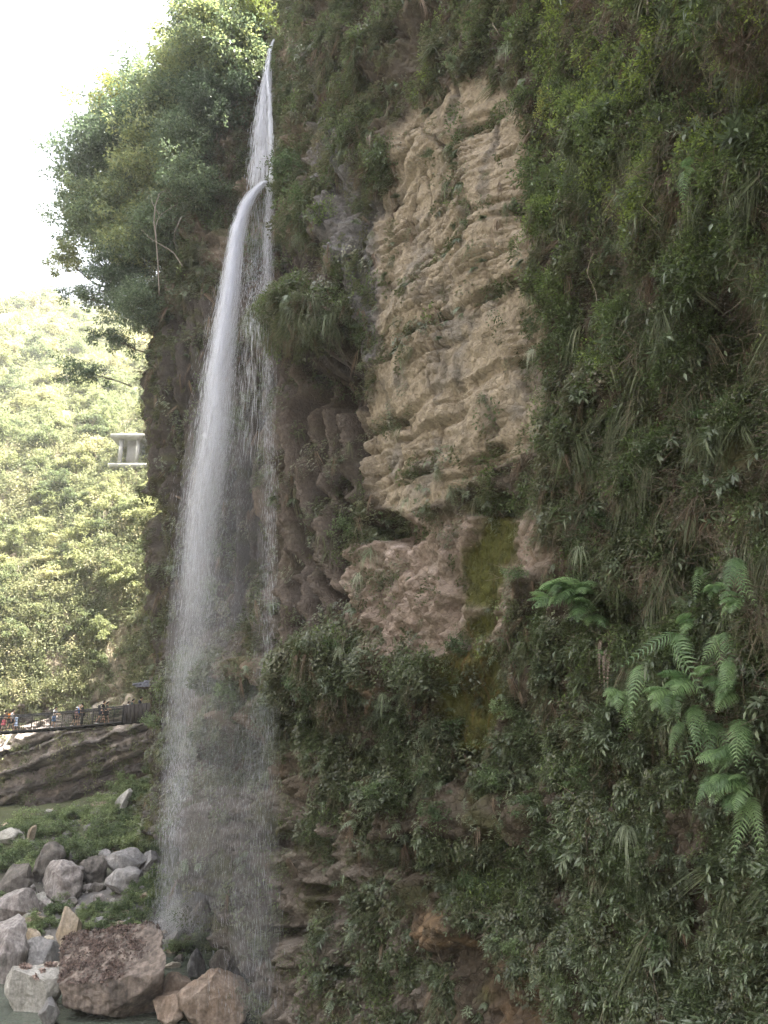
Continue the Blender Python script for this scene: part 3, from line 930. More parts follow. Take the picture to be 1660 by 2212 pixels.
def rots_for(nn, k, yawj=0.6, tilt=0.3):
    n = len(nn)
    h = nn[:, :2] * 0.6 + NOUT.reshape(-1, 2)[k] * 0.6
    yaw = np.arctan2(h[:, 1], h[:, 0]) + R.normal(0, yawj, n)
    return np.stack([R.normal(0, tilt, n), R.normal(0, tilt, n), yaw], 1)


gx, gy = GX, GY
top_r = sstep(1050, 1250, gx) * (1 - sstep(1250, 1600, gy))
mid_b = sstep(620, 800, gx) * sstep(1380, 1550, gy)
up_mid = (1 - sstep(1000, 1150, gx)) * (1 - sstep(500, 1000, gy))
low_l = (1 - sstep(600, 760, gx)) * sstep(1350, 1500, gy)
clus = fbm(X1 * 1.1 + 40, Y1 * 1.1, Z * 1.1, 3)
clus2 = fbm(X1 * 0.7 + 70, Y1 * 0.7, Z * 0.7, 3)


def tint_for(k, add=0.0, amp=0.55):
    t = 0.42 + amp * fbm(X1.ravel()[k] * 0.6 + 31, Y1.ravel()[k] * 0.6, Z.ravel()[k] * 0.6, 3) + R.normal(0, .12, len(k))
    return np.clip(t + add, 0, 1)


def grow(name, weight, n, protos, s0, yawj=0.6, tilt=0.3, label=None, dpow=0.75, tadd=None, sink=0.0):
    P, nn, k = sample(weight, n)
    d = GD.ravel()[k]
    sc = s0 * (np.clip(d, 10, 60) / 14.0) ** dpow * R.uniform(0.6, 1.35, n)
    add = tadd.ravel()[k] if tadd is not None else 0.0
    P = P + nn * (0.34 * np.clip(clusn.ravel()[k], 0, 0.9) * np.clip(d / 18, .6, 1.6))[:, None]
    return scatter(name, P - nn * sink, rots_for(nn, k, yawj, tilt), sc, tint_for(k, add), protos, label)


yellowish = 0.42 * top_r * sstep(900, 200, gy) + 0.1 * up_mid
ivy = [proto_obj('ivy_sprig', proto_ivy(), M['leaf_dull']) for _ in range(4)]
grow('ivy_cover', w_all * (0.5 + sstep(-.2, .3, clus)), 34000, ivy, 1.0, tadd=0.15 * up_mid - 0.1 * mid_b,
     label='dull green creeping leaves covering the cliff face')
fresh = [proto_obj('leafy_sprig', proto_bushlet(), M['leaf_fresh']) for _ in range(4)]
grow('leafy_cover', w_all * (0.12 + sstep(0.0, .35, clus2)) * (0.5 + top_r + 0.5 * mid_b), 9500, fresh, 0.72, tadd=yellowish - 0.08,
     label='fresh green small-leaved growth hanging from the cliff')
sprg = [proto_obj('broadleaf_sprig', proto_sprig(), M['leaf_grey']) for _ in range(5)]
grow('broadleaf_cover', w_all * (0.15 + sstep(-0.05, .25, clus)) * (0.08 + 1.2 * mid_b + 0.35 * sstep(1200, 1400, gx) * sstep(900, 1300, gy)), 9500, sprg, 0.72, dpow=0.45,
     label='blue-green lance-leaved plants on the lower cliff')
bl = [proto_obj('grass_tuft', blades(22, 0.55, 0.012), M['blade']) for _ in range(4)]
grow('hanging_grass_cover', w_all * (0.1 + sstep(0.0, .4, -clus)) * (0.35 + 1.0 * top_r + 0.9 * up_mid + 6 * knobg), 10500, bl, 0.76,
     label='drooping grass blades hanging from the cliff')
dr = [proto_obj('dry_tuft', blades(18, 0.6, 0.014, out=0.3, up=0.1, droop=1.6), M['dry']) for _ in range(3)]
grow('dead_leaf_strands', (w_all + 0.12 * mk['edge'] * pix_area * inview * ~hidden + 0.08 * mk['gully'] * pix_area * inview * ~hidden) * (0.1 + sstep(0.05, .4, clus2 * -1)) * (0.3 + top_r + 0.5 * up_mid), 9500, dr, 0.7,
     label='brown dead leaves and stalks hanging from the cliff')
fl = [proto_obj('fernlet', proto_fernlet(), M['leaf_grey']) for _ in range(4)]
grow('fernlet_cover', (dens + 0.05 * mk['tan'] * (0.15 + j1) * inview) * pix_area * (0.2 + sstep(0.1, .4, clus)) * (0.35 + 0.8 * up_mid + 0.3 * mid_b), 5200, fl, 0.72, dpow=0.6,
     label='small grey-green ferns dotted over the cliff')
ms = [proto_obj('moss_tuft', blades(16, 0.16, 0.012, out=0.6, up=0.5, droop=1.0, spread=1.2), M['moss']) for _ in range(3)]
dens += 0.0
base_m = pix_area * inview * ~hidden * sstep(-10.2, -9.2, Zf)
grow('moss_cover', base_m * (dens * 0.6 + 0.45 * mk['lower'] * green + 0.25 * mk['edge'] + 0.9 * moss * sstep(-.2, .3, streakn) + 0.25 * mk['gully'] * green), 18000, ms, 0.8, dpow=0.8,
     label='short olive moss and fuzz on the rock')

big = [proto_obj('large_leaf_sprig', proto_sprig(5, 0.17, 0.42), M['leaf_grey']) for _ in range(4)]
grow('large_leaf_plants', w_all * (0.1 + sstep(0.1, .35, clus2)) * (0.1 + sstep(1150, 1300, gx) + mid_b), 700, big, 1.0, dpow=0.4,
     label='scattered larger-leaved plants on the cliff')
lb = [proto_obj('long_blade_tuft', blades(26, 1.1, 0.016, out=0.4, up=0.5, droop=1.5, spread=0.6), M['blade']) for _ in range(3)]
grow('long_hanging_grass', w_all * (0.1 + sstep(0.05, .3, clus)) * (0.15 + top_r + 0.5 * up_mid), 1700, lb, 0.85, dpow=0.4, yawj=0.4,
     label='long pale grass blades hanging in tresses on the cliff')


M['bark_twig'] = mat_plain('twig_bark', (0.15, 0.12, 0.09), 0.9, noise=0.4, nscale=3)


def proto_twigs():
    mbt = MB()
    for _ in range(5):
        d0 = np.array([R.uniform(0.3, 1), R.normal(0, .7), R.normal(-0.2, .6)]); d0 /= np.linalg.norm(d0)
        a0 = np.zeros(3); pts = [a0]
        for _k in range(5):
            d0 = d0 + R.normal(0, .25, 3) + [0, 0, -0.08]; d0 /= np.linalg.norm(d0); a0 = a0 + d0 * 0.17; pts.append(a0)
        mbt.tube(pts, np.linspace(0.008, 0.003, 6), 4, cap=False)
        for q_ in (2, 3, 4):
            e_ = pts[q_] + R.normal(0, .16, 3)
            mbt.tube([pts[q_], (pts[q_] + e_) / 2 + R.normal(0, .02, 3), e_], [0.006, 0.004, 0.002], 3, cap=False)
    v_, f_ = mbt.arr()
    return bpy.data.objects.new('twigs', mesh_np('twigs', v_, f_, [M['bark_twig']]))


tw = [proto_twigs() for _ in range(4)]
grow('bare_twigs', w_all * (0.1 + sstep(0.0, .3, -clus2)) * (0.3 + top_r), 900, tw, 0.85, dpow=0.4, label='bare twigs and dead stems sticking out of the greenery')

#==END_CLIFF==
# ------------------------------------------------------------------ ground, river pool, far hillside
def ground_z(x, y):
    x = np.asarray(x, float); y = np.asarray(y, float)
    z = np.interp(y, [-400, -20, 10, 30, 34, 40, 42, 46, 50, 56, 62, 66, 90, 400], [-11, -11, -11, -11.0, -10.75, -10.4, -9.9, -9.1, -8.4, -7.0, -5.9, -5.6, -3, -3])
    z = z + 3.2 * np.exp(-((x + 15) / 7.0) ** 2 - ((y - 62) / 9.0) ** 2)
    z = z + 0.8 * np.exp(-((x + 27) / 6.0) ** 2 - ((y - 52) / 5.0) ** 2)
    z = z + 1.0 * sstep(-19.5, -24, x) * sstep(44, 38, y) * sstep(30, 36, y)
    z = z + 1.3 * np.exp(-((x + 11.5) / 3.0) ** 2 - ((y - 45.5) / 2.5) ** 2)
    z = z + np.minimum(np.clip(-50 - x, 0, 90) * 3.0, 78 + 0.25 * np.clip(-50 - x, 0, 300)) * sstep(92, 70, y)  # unseen left gorge wall, steepened to block low sky light
    z = z + np.minimum(np.clip(-45 - y, 0, 400) * 1.6, 70)  # unseen rise behind the camera, added to block low sky light
    z = z + 0.22 * pnoise(x * 0.6, y * 0.6, x * 0) + 0.06 * pnoise(x * 2.5, y * 2.5, x * 0 + 3)
    return z


gx1 = np.concatenate([np.linspace(-600, -70, 14), np.linspace(-66, -36, 20), np.arange(-35, 2, 0.16), np.linspace(3, 40, 14), np.linspace(60, 600, 10)])
gy1 = np.concatenate([np.linspace(-400, 20, 16), np.arange(28, 70, 0.16), np.linspace(71, 90, 10), np.linspace(110, 700, 12)])
GXX, GYY = np.meshgrid(gx1, gy1)
GZZ = ground_z(GXX, GYY)
gn = fbm(GXX * 0.35, GYY * 0.35, GXX * 0, 3)
ga = np.zeros(GXX.shape + (3,)) + np.array([0.15, 0.14, 0.13])
ga = mixc(ga, (0.20, 0.185, 0.17), sstep(0.0, .4, gn))
ga = mixc(ga, (0.13, 0.13, 0.14), sstep(0.1, .5, -gn))
ga = mixc(ga, (0.09, 0.10, 0.05), sstep(47, 52, GYY))
gm = mesh_np('ground', np.stack([GXX, GYY, GZZ], -1).reshape(-1, 3), grid_faces(len(gy1), len(gx1)), [M['ground']], True)
set_color(gm, 'albedo', ga.reshape(-1, 3))
ground = link('ground', gm, kind='structure')

# pool water
m, N, L, out = new_mat('pool_water')
p = N.new('ShaderNodeBsdfPrincipled')
p.inputs['Base Color'].default_value = (0.085, 0.10, 0.08, 1); p.inputs['Roughness'].default_value = 0.06
tc = N.new('ShaderNodeTexCoord'); nz = N.new('ShaderNodeTexNoise'); nz.inputs['Scale'].default_value = 2.2; nz.inputs['Detail'].default_value = 4
L.new(tc.outputs['Object'], nz.inputs['Vector'])
bp = N.new('ShaderNodeBump'); bp.inputs['Strength'].default_value = 0.35; bp.inputs['Distance'].default_value = 0.08
L.new(nz.outputs['Fac'], bp.inputs['Height']); L.new(bp.outputs[0], p.inputs['Normal']); L.new(p.outputs[0], out.inputs[0])
wx = np.linspace(-46, 20, 40); wy = np.linspace(-60, 47, 50)
WX, WY = np.meshgrid(wx, wy)
link('river_pool', mesh_np('river_pool', np.stack([WX, WY, WX * 0 - 10.0], -1).reshape(-1, 3), grid_faces(50, 40), [m], True), kind='structure')

# hillside beyond the bridge
HP = [(62.5, -9), (64.5, -6.2), (65.5, -4.5), (66.0, -2.5), (66.2, -0.5), (67.5, 1.2), (69, 5), (71, 12), (75, 19), (82, 29), (97, 45), (117, 63), (138, 80), (160, 89), (220, 100), (420, 118)]
hp = curve_pts(HP, lambda p: 0.16 * max(1, (p[0] - 60) / 22.0) ** 1.1)
hx = np.concatenate([np.linspace(-400, -75, 16), np.linspace(-70, -45, 30), np.arange(-44, -8, 0.17), np.linspace(-7, 60, 30), np.linspace(70, 300, 10)])
HXX = np.broadcast_to(hx[None, :], (len(hp), len(hx))) + 0.0
HYY = np.broadcast_to(hp[:, 0:1], HXX.shape) + 0.0; HZZ = np.broadcast_to(hp[:, 1:2], HXX.shape) + 0.0
hn = fbm(HXX * 0.07, HYY * 0.05, HZZ * 0.07, 4)
hr = fbm(HXX * 0.5, HYY * 0.3, HZZ * 0.5, 4, ridged=True)
bq = HZZ - 0.36 * (HXX + 26)
hb1, hj1 = beds(bq + 0.5 * pnoise(HXX * 0.2, HYY * 0, HZZ * 0.2), 1.9, 2.0)
hb2, hj2 = beds(bq + 0.3 * pnoise(HXX * 0.4, HYY * 0, HZZ * 0.4), 0.5, 6.0)
lowm = sstep(4.5, 1.0, HZZ) * sstep(90, 70, HYY)
hflu = fbm(HXX * 0.8, HZZ * 0.06, HXX * 0 + 3, 4, ridged=True)
ho = -(3.5 * hn * sstep(3, 15, HZZ) + 0.7 * hr * (1 - lowm * .5) + lowm * (1.3 * hb1 + 0.6 * hb2 - 1.5 * hj1 - 0.6 * hj2 + 0.6 * hr) + 0.6 * hflu * sstep(0, 4, HZZ) * sstep(20, 10, HZZ))
HYY2 = HYY + ho + (-22 - HXX) * 0.05 + 0.002 * np.clip(-30 - HXX, 0, 400) * 0
HZ2 = HZZ + 0.8 * hn * sstep(3, 15, HZZ) - (0.28 * (np.clip(HXX, -90, -10) + 45) + 5.0) * sstep(30, 85, HZZ) + 0.25 * hr
HPX, HPY, HD = project(HXX, HYY2, HZ2)
ha = np.zeros(HXX.shape + (3,)) + np.array([0.20, 0.19, 0.10])
ha = mixc(ha, (0.30, 0.25, 0.18), sstep(0, .4, hr))
ha = mixc(ha, (0.36, 0.30, 0.26), lowm * 0.95)
ha = mixc(ha, (0.50, 0.43, 0.385), lowm * sstep(0.0, .3, hb1))
ha = mixc(ha, (0.18, 0.155, 0.14), lowm * sstep(0.1, .45, hb2))
barem = np.exp(-(((HPX - 250) / 55) ** 2 + ((HPY - 1430) / 130) ** 2) ** 1.5)
ha = mixc(ha, (0.42, 0.36, 0.25), np.clip(barem, 0, 1) * 0.9)
ha *= (1 - 0.35 * sstep(.1, .5, hflu) * sstep(20, 10, HZZ))[..., None]
hm = mesh_np('hillside', np.stack([HXX, HYY2, HZ2], -1).reshape(-1, 3), grid_faces(len(hp), len(hx)), [M['hill']], False)
set_color(hm, 'albedo', ha.reshape(-1, 3))
hill = link('hillside', hm, kind='structure')
HPg = np.stack([HXX, HYY2, HZ2], -1)
hvis = (HPX > -60) & (HPX < 420) & (HPY > 600) & (HPY < 1800)

# scrub on the hillside
hdu = np.gradient(HPg, axis=1); hdv = np.gradient(HPg, axis=0)
harea = np.linalg.norm(np.cross(hdu, hdv), axis=-1) / np.clip(HD, 20, 400) ** 2
hveg = fbm(HXX * 0.3, HYY * 0.2, HZZ * 0.3 + 5, 3)
hdens = sstep(-0.45, 0.05, hveg) * (1 - 0.75 * np.clip(barem, 0, 1)) * (1 - 0.95 * lowm)
hw = (hdens * harea * hvis).ravel(); hw /= hw.sum()
hcs = np.cumsum(hw)


def hill_pts(n, extra=None):
    w = hcs
    if extra is not None:
        ww = (hdens * harea * hvis * extra).ravel(); w = np.cumsum(ww / ww.sum())
    k = np.clip(np.searchsorted(w, R.rand(n)), 0, hw.size - 1)
    return HPg.reshape(-1, 3)[k], k


hb = [proto_obj('scrub_clump', proto_bushlet(120, 0.6, 0.16), M['hill_leaf_i']) for _ in range(4)]
P, k = hill_pts(15000)
scatter('hillside_scrub', P, np.stack([R.normal(0, .4, 15000), R.normal(0, .4, 15000), -1.57 + R.normal(0, 1.2, 15000)], 1),
        R.uniform(0.7, 1.9, 15000) * (HD.ravel()[k] / 75) ** 0.5, np.clip(0.45 + 0.5 * hveg.ravel()[k] + R.normal(0, .15, 15000), 0, 1), hb,
        'yellow-green scrub covering the far sunlit hillside')
hg = [proto_obj('dry_grass_clump', blades(22, 1.1, 0.05, out=0.6, up=0.5, droop=1.0), M['blade']) for _ in range(3)]
P, k = hill_pts(3500, (0.3 + np.clip(barem, 0, 1)))
scatter('hillside_grass', P, np.stack([R.normal(0, .2, 3500), R.normal(0, .2, 3500), -1.57 + R.normal(0, .7, 3500)], 1),
        R.uniform(0.5, 1.3, 3500), R.rand(3500), hg, 'pale grass hanging on the far hillside')


# ------------------------------------------------------------------ trees
def crown_arr(rad, n, L, nb=14, flat=0.8, rs=None):
    c = R.normal(size=(nb, 3)); c /= np.linalg.norm(c, axis=1)[:, None]
    c *= (R.rand(nb) ** 0.5)[:, None] * rad * 0.72; c[:, 2] *= flat
    nb2 = nb * 3
    c2 = c[R.randint(0, nb, nb2)] + R.normal(0, rad * 0.24, (nb2, 3)) * [1, 1, 0.8]
    br = rad * R.uniform(0.09, 0.23, nb2)
    br0 = np.full(nb, rad * 0.25)
    k = R.randint(0, nb2, n)
    o = R.normal(size=(n, 3)); o /= np.linalg.norm(o, axis=1)[:, None]
    o[:, 2] *= 0.5
    p = c2[k] + o * br[k][:, None] * (R.rand(n)[:, None] ** 0.4) * 1.3
    p += R.normal(0, rad * 0.035, (n, 3))
    d = o * 0.8 + np.array([0, 0, -0.35]) + R.normal(0, .45, (n, 3))
    v, f = leaves_arr(p, d, L * R.uniform(0.6, 1.4, n), L * 0.5, 0.2, np.array([0, 0, 1.0]) + R.normal(0, .5, (n, 3)))
    return (v, f), c, br0


def make_tree(name, rad, n, L, leaf, bark, trunk_from, nb=14, flat=0.8, thick=0.07, cat='tree', label='', group=None):
    """origin at the trunk's foot; crown centre at -trunk_from"""
    t = thing(name, label, cat, group=group)
    (v, f), c, br = crown_arr(rad, n, L, nb, flat)
    cc = -np.array(trunk_from, float)
    tr = MB()
    bendv = R.normal(0, rad * 0.12, 3)
    s = np.linspace(0, 1, 8)[:, None]
    main = cc * s + bendv * np.sin(s * math.pi)
    tr.tube(main, np.linspace(thick, thick * 0.45, 8), 7)
    link('trunk', tr.mesh('trunk', bark, True), t)
    b2 = MB()
    for i in range(min(nb, 12)):
        a = main[R.randint(3, 8)]
        e = cc + c[i]
        m_ = (a + e) / 2 + R.normal(0, rad * 0.1, 3)
        u = np.linspace(0, 1, 6)[:, None]
        pts = a * (1 - u) ** 2 + 2 * m_ * u * (1 - u) + e * u * u
        b2.tube(pts, np.linspace(thick * 0.45, thick * 0.12, 6), 5)
        for _ in range(3):
            e2 = e + R.normal(0, 1, 3) * br[i] * 0.8
            b2.tube(np.array([pts[3], (pts[3] + e2) / 2 + R.normal(0, .05, 3), e2]), [thick * 0.18, thick * 0.1, thick * 0.04], 4)
    link('branches', b2.mesh('branches', bark, True), t)
    link('crown', mesh_np('crown', v + cc, f, [leaf]), t)
    return t


def place(src, loc, rz, sc, first=False, tilt=(0, 0), **props):
    o = src if first else copy_tree(src)
    o.location = loc; o.rotation_euler = (tilt[0], tilt[1], rz); o.scale = (sc,) * 3
    for k_, v_ in props.items(): o[k_] = v_
    return o


# hillside trees
hsrc = [make_tree('hillside_tree', 2.0, 2600, 0.24, M['hill_leaf'], M['bark_pale'], (0, 0, -2.6), nb=13, thick=0.12, label='x', group='trees on the far sunlit hillside') for _ in range(5)]
hlab = 'leafy yellow-green tree among many on the sunlit hillside across the gorge'
def hl_(a, b):
    v_ = 'on the hazy skyline' if b < 790 else ('above the concrete building' if b < 925 else ('level with the concrete building' if b < 1080 else (
        'below the concrete building' if b < 1280 else 'just above the footbridge')))
    h_ = 'left part' if a < 110 else ('middle part' if a < 220 else 'right part by the cliff edge')
    return 'sunlit hillside tree %s, %s' % (v_, h_)


P, k = hill_pts(1600, sstep(3, 14, HZZ))
kept = []
for q_ in range(len(P)):
    px_, py_, _d = project(*P[q_])
    if all((px_ - a) ** 2 + (py_ - b) ** 2 > 17 ** 2 for a, b in kept) and not (235 < px_ < 330 and 925 < py_ < 1075):
        kept.append((px_, py_))
        j = len(kept) - 1
        if j >= 240: break
        place(hsrc[j % 5], tuple(P[q_] + np.array([0, 0, -1.3])), R.rand() * 6.28, R.uniform(0.75, 1.25) * (_d / 95) ** 0.6, first=j < 5,
              label=hl_(px_, py_), category='tree', group='trees on the far sunlit hillside')

def clear_depth(px_, py_, Yv, gap, r=2):
    """nearest of the wanted depth and just in front of the rock"""
    i0, j0 = int((px_ + 10) / 6), int((py_ + 30) / 6)
    d_ = np.percentile(zb[max(j0 - r, 0):j0 + r + 1, max(i0 - r, 0):i0 + r + 1], 20)
    b_ = (1106 - py_) / FP
    return min(Yv, d_ * (CC - b_ * SS) - gap) if d_ < 1e6 else Yv


# trees and bushes growing out of the left shoulder of the cliff
tsrc = [make_tree('cliff_tree', 2.6, 10000, 0.19, M['tree_leaf'], M['bark'], (2.6, 1.2, -1.6), nb=34, thick=0.09) for _ in range(4)]
ysrc = [make_tree('cliff_tree', 2.4, 7000, 0.17, M['tree_yellow'], M['bark'], (2.2, 1.0, -1.8), nb=18, thick=0.08)]
zsrc = [make_tree('cliff_tree', 2.0, 2400, 0.19, M['tree_leaf'], M['bark'], (2.4, 1.0, -0.9), nb=9, flat=0.6, thick=0.06) for _ in range(2)]
zc = [0]
CT = [  # px, py, depth Y, crown radius px, yellow, label
    (452, 62, 47, 85, 0, 'dark green tree at the very top of the left cliff shoulder, next to the sky'),
    (325, 205, 47, 70, 0, 'bushy tree below the topmost one, edging into the white sky'),
    (490, 135, 44, 85, 0, 'thin-stemmed leafy tree left of the waterfall lip'),
    (238, 235, 48, 66, 1, 'yellow-tipped tree catching the light on the upper left edge'),
    (375, 240, 45, 92, 0, 'broad green tree in the middle of the upper left thicket'),
    (215, 345, 47, 80, 0, 'spreading tree bulging over the sky halfway down the left thicket'),
    (330, 385, 45, 90, 0, 'dense dark tree above the pale bare branches'),
    (425, 320, 43.5, 75, 0, 'drooping bush above the dark hollow left of the fall'),
    (205, 470, 47, 78, 0, 'leftmost rounded tree mass against the sky'),
    (300, 530, 46, 85, 0, 'shaded tree behind the pale forked bare tree'),
    (150, 560, 48, 50, 0, 'small loose spray of leaves sticking furthest left into the sky'),
    (245, 610, 46, 62, 0, 'lowest large tree of the left thicket above the hillside view'),
    (320, 660, 45, 60, 0, 'bush hugging the cliff edge below the left thicket'),
    (470, 245, 43, 62, 0, 'grey-green bush hanging beside the upper cascade'),
    (545, 30, 43, 55, 1, 'bright yellow-green bamboo-like growth behind the waterfall lip'),
    (560, 110, 42.5, 45, 0, 'dark bush right behind the waterfall lip'),
    (400, 420, 44, 70, 0, 'shadowy tree in front of the hollows of the left shoulder'),
    (400, 150, 47, 75, 0, 'mid-green tree between the topmost tree and the yellow-tipped one'),
    (275, 455, 47, 75, 0, 'tree wedged between the two dark masses on the left skyline'),
    (170, 425, 47, 52, 0, 'small tree crown at the leftmost edge of the dark skyline mass'),
    (195, 640, 47, 40, 0, 'loose low branch spray above the far hillside skyline'),
    (250, 320, 47, 80, 0, 'full tree between the yellow-tipped one and the spreading one'),
    (350, 495, 44, 70, 0, 'grey-green tree filling the thicket behind the pale bare trunk'),
    (300, 290, 46, 75, 0, 'grey-green tree low in the left centre of the thicket'),
    (470, 60, 45, 70, 0, 'leafy tree left of the yellow growth at the cliff top'),
    (520, 200, 42, 50, 0, 'small tree between the thicket and the upper cascade'),
    (440, 210, 44, 75, 0, 'round tree in the right half of the upper left thicket'),
    (345, 300, 46, 80, 0, 'tree in the centre of the thicket below the broad green one'),
    (262, 735, 46, 40, 0, 'little bush on the cliff edge just above the tiled concrete shelter'),
]
for i, (px_, py_, Yv, rp, yl, lab) in enumerate(CT):
    Yv = clear_depth(px_, py_, Yv, 1.0)
    c_ = unproj(px_, py_, Yv)
    srcs = ysrc if yl else tsrc
    s0 = 2.4 if yl else 2.6
    sc_ = rp * mpp(px_, py_, Yv) / s0 * 1.3
    first = (i == 3) if yl else i in (0, 1, 2, 4)
    src_ = ysrc[0] if yl else (tsrc[[0, 1, 2, 4].index(i)] if first else tsrc[R.randint(0, 4)])
    if not yl and rp <= 52:
        s0 = 2.0; sc_ = max(rp, 45) * mpp(px_, py_, Yv) / s0 * 1.25
        first = zc[0] < 2; src_ = zsrc[zc[0] % 2]; zc[0] += 1
    rz = R.uniform(-0.5, 0.5)
    off_ = np.array([2.4, 1.0, -0.9]) * sc_ if src_ in zsrc else np.array([2.6, 1.2, -1.6]) * sc_ if not yl else np.array([2.2, 1.0, -1.8]) * sc_
    ca, sa = math.cos(rz), math.sin(rz)
    off_ = np.array([ca * off_[0] - sa * off_[1], sa * off_[0] + ca * off_[1], off_[2]])
    place(src_, tuple(c_ + off_), rz, sc_, first=first, label=lab, category='tree', group='trees on the left cliff shoulder')

# small thin tree leaning out over the hillside view
tt = make_tree('leaning_tree', 1.9, 2600, 0.15, M['tree_leaf'], M['bark'], (2.9, 0.4, -0.6), nb=11, flat=0.45, thick=0.05,
               label='thin flat-topped tree leaning left from the cliff over the hillside', cat='tree')
tt.location = tuple(unproj(285, 835, 46)); tt.rotation_euler = (0, 0, 0.1); tt.scale = (1.0,) * 3

# pale forked bare tree
M['bark_mid'] = mat_plain('mid_bark', (0.17, 0.145, 0.12), 0.9, noise=0.3, nscale=12, bump=0.4)
bt = thing('bare_tree', 'pale forked bare tree standing out against the dark left thicket', 'tree')
mb = MB()
def limb(pp, r0, r1, Yv=38.5):
    pts = np.array([unproj(a, b, Yv + R.uniform(-.2, .2)) for a, b in pp])
    tq = np.linspace(0, len(pts) - 1, 14)
    pts = np.stack([np.interp(tq, np.arange(len(pts)), pts[:, i_]) for i_ in range(3)], 1)
    mb.tube(pts, np.linspace(r0, r1, 14), 6)
limb([(345, 640), (342, 575), (338, 520), (336, 490), (345, 465), (372, 448)], 0.04, 0.018)
limb([(338, 520), (333, 480), (336, 445), (345, 418), (360, 410)], 0.045, 0.015)
limb([(345, 465), (330, 440), (326, 420)], 0.03, 0.01)
limb([(372, 448), (385, 440), (380, 425), (405, 424)], 0.02, 0.008)
limb([(395, 575), (375, 545), (350, 530), (325, 515), (305, 495)], 0.04, 0.012)
limb([(392, 470), (378, 500), (376, 520), (385, 545)], 0.03, 0.01)
mb.build('trunk', M['bark_mid'], bt, True)


# ------------------------------------------------------------------ boulders
def ico(sub):
    import bmesh
    bm = bmesh.new(); bmesh.ops.create_icosphere(bm, subdivisions=sub, radius=1.0)
    v = np.array([x.co[:] for x in bm.verts]); f = np.array([[a.index for a in x.verts] for x in bm.faces]); bm.free()
    return v, f


ICO = {4: ico(4), 5: ico(5), 6: ico(6)}


def boulder_arr(size, seed, cuts=13, flat=0.72, rough=0.05, sub=5, layer=0.0, topcut=None):
    rs = np.random.RandomState(seed)
    v, f = ICO[sub]; v = v.copy()
    o0 = seed * 5.1
    v *= (1 + 0.30 * fbm(v[:, 0] * 1.4 + o0, v[:, 1] * 1.4, v[:, 2] * 1.4, 2))[:, None]
    ns = rs.normal(size=(cuts, 3)); ns /= np.linalg.norm(ns, axis=1)[:, None]
    ds = rs.uniform(flat - 0.27, flat + 0.03, cuts)
    if topcut is not None:
        tn = np.array(topcut[:3], float); tn /= np.linalg.norm(tn)
        ns = np.vstack([ns, tn]); ds = np.append(ds, topcut[3])
    for n_, d_ in zip(ns, ds):
        e = v @ n_ - d_
        v -= np.clip(e, 0, None)[:, None] * n_ * 0.97
    ext = np.abs(v).max(0)
    v /= ext
    sz = np.array(size) / 2.0
    w = v * sz
    o = seed * 3.7
    m_ = sz.mean()
    nrm = v / np.linalg.norm(v, axis=1)[:, None]
    g1 = fbm(w[:, 0] / m_ * 1.3 + o, w[:, 1] / m_ * 1.3, w[:, 2] / m_ * 1.3, 2)
    g2 = fbm(w[:, 0] * 2.6 + o, w[:, 1] * 2.6, w[:, 2] * 2.6, 4, 0.6, ridged=True)
    w = w + nrm * (g1 * 0.05 * m_ + (g2 - 0.3) * rough * 1.1 * min(m_, 1.2))[:, None]
    if layer:
        ql = w[:, 2] * 0.8 + w[:, 0] * 0.5
        b_, j_ = beds(ql, 0.35, seed % 7 + 1.0)
        w = w + nrm * (b_ * layer)[:, None]
    return w, f


BM = {}
for nm, c1, c2, st in (('grey', (0.21, 0.205, 0.205), (0.33, 0.315, 0.305), 0.3), ('mauve', (0.22, 0.195, 0.185), (0.33, 0.305, 0.295), 0.45), ('pale', (0.31, 0.30, 0.27), (0.40, 0.385, 0.36), 0.25),
                       ('tan', (0.30, 0.24, 0.17), (0.36, 0.31, 0.25), 0.3), ('rust', (0.22, 0.165, 0.125), (0.31, 0.25, 0.205), 0.35), ('brown', (0.15, 0.125, 0.11), (0.24, 0.195, 0.165), 0.45), ('dark', (0.10, 0.09, 0.082), (0.16, 0.145, 0.13), 0.35),
                       ('beige', (0.38, 0.34, 0.27), (0.44, 0.39, 0.33), 0.15)):
    BM[nm] = mat_rock('boulder_' + nm, None, c1, c2, scale=1.5, bump=0.55, streak=st, dist=0.03, rough=0.8)


def hit_ground(px, py):
    for Yv in np.arange(24, 75, 0.1):
        p_ = unproj(px, py, Yv)
        g_ = max(float(ground_z(p_[0], p_[1])), -10.1)
        if p_[2] <= g_ + 0.02:
            return p_
    return unproj(px, py, 60)


def zp(zx, zy): return 0.3552 * zx, 1769.3 + 0.3552 * zy
def z1(zx, zy): return 0.3197 * zx, 1415.3 + 0.3197 * zy


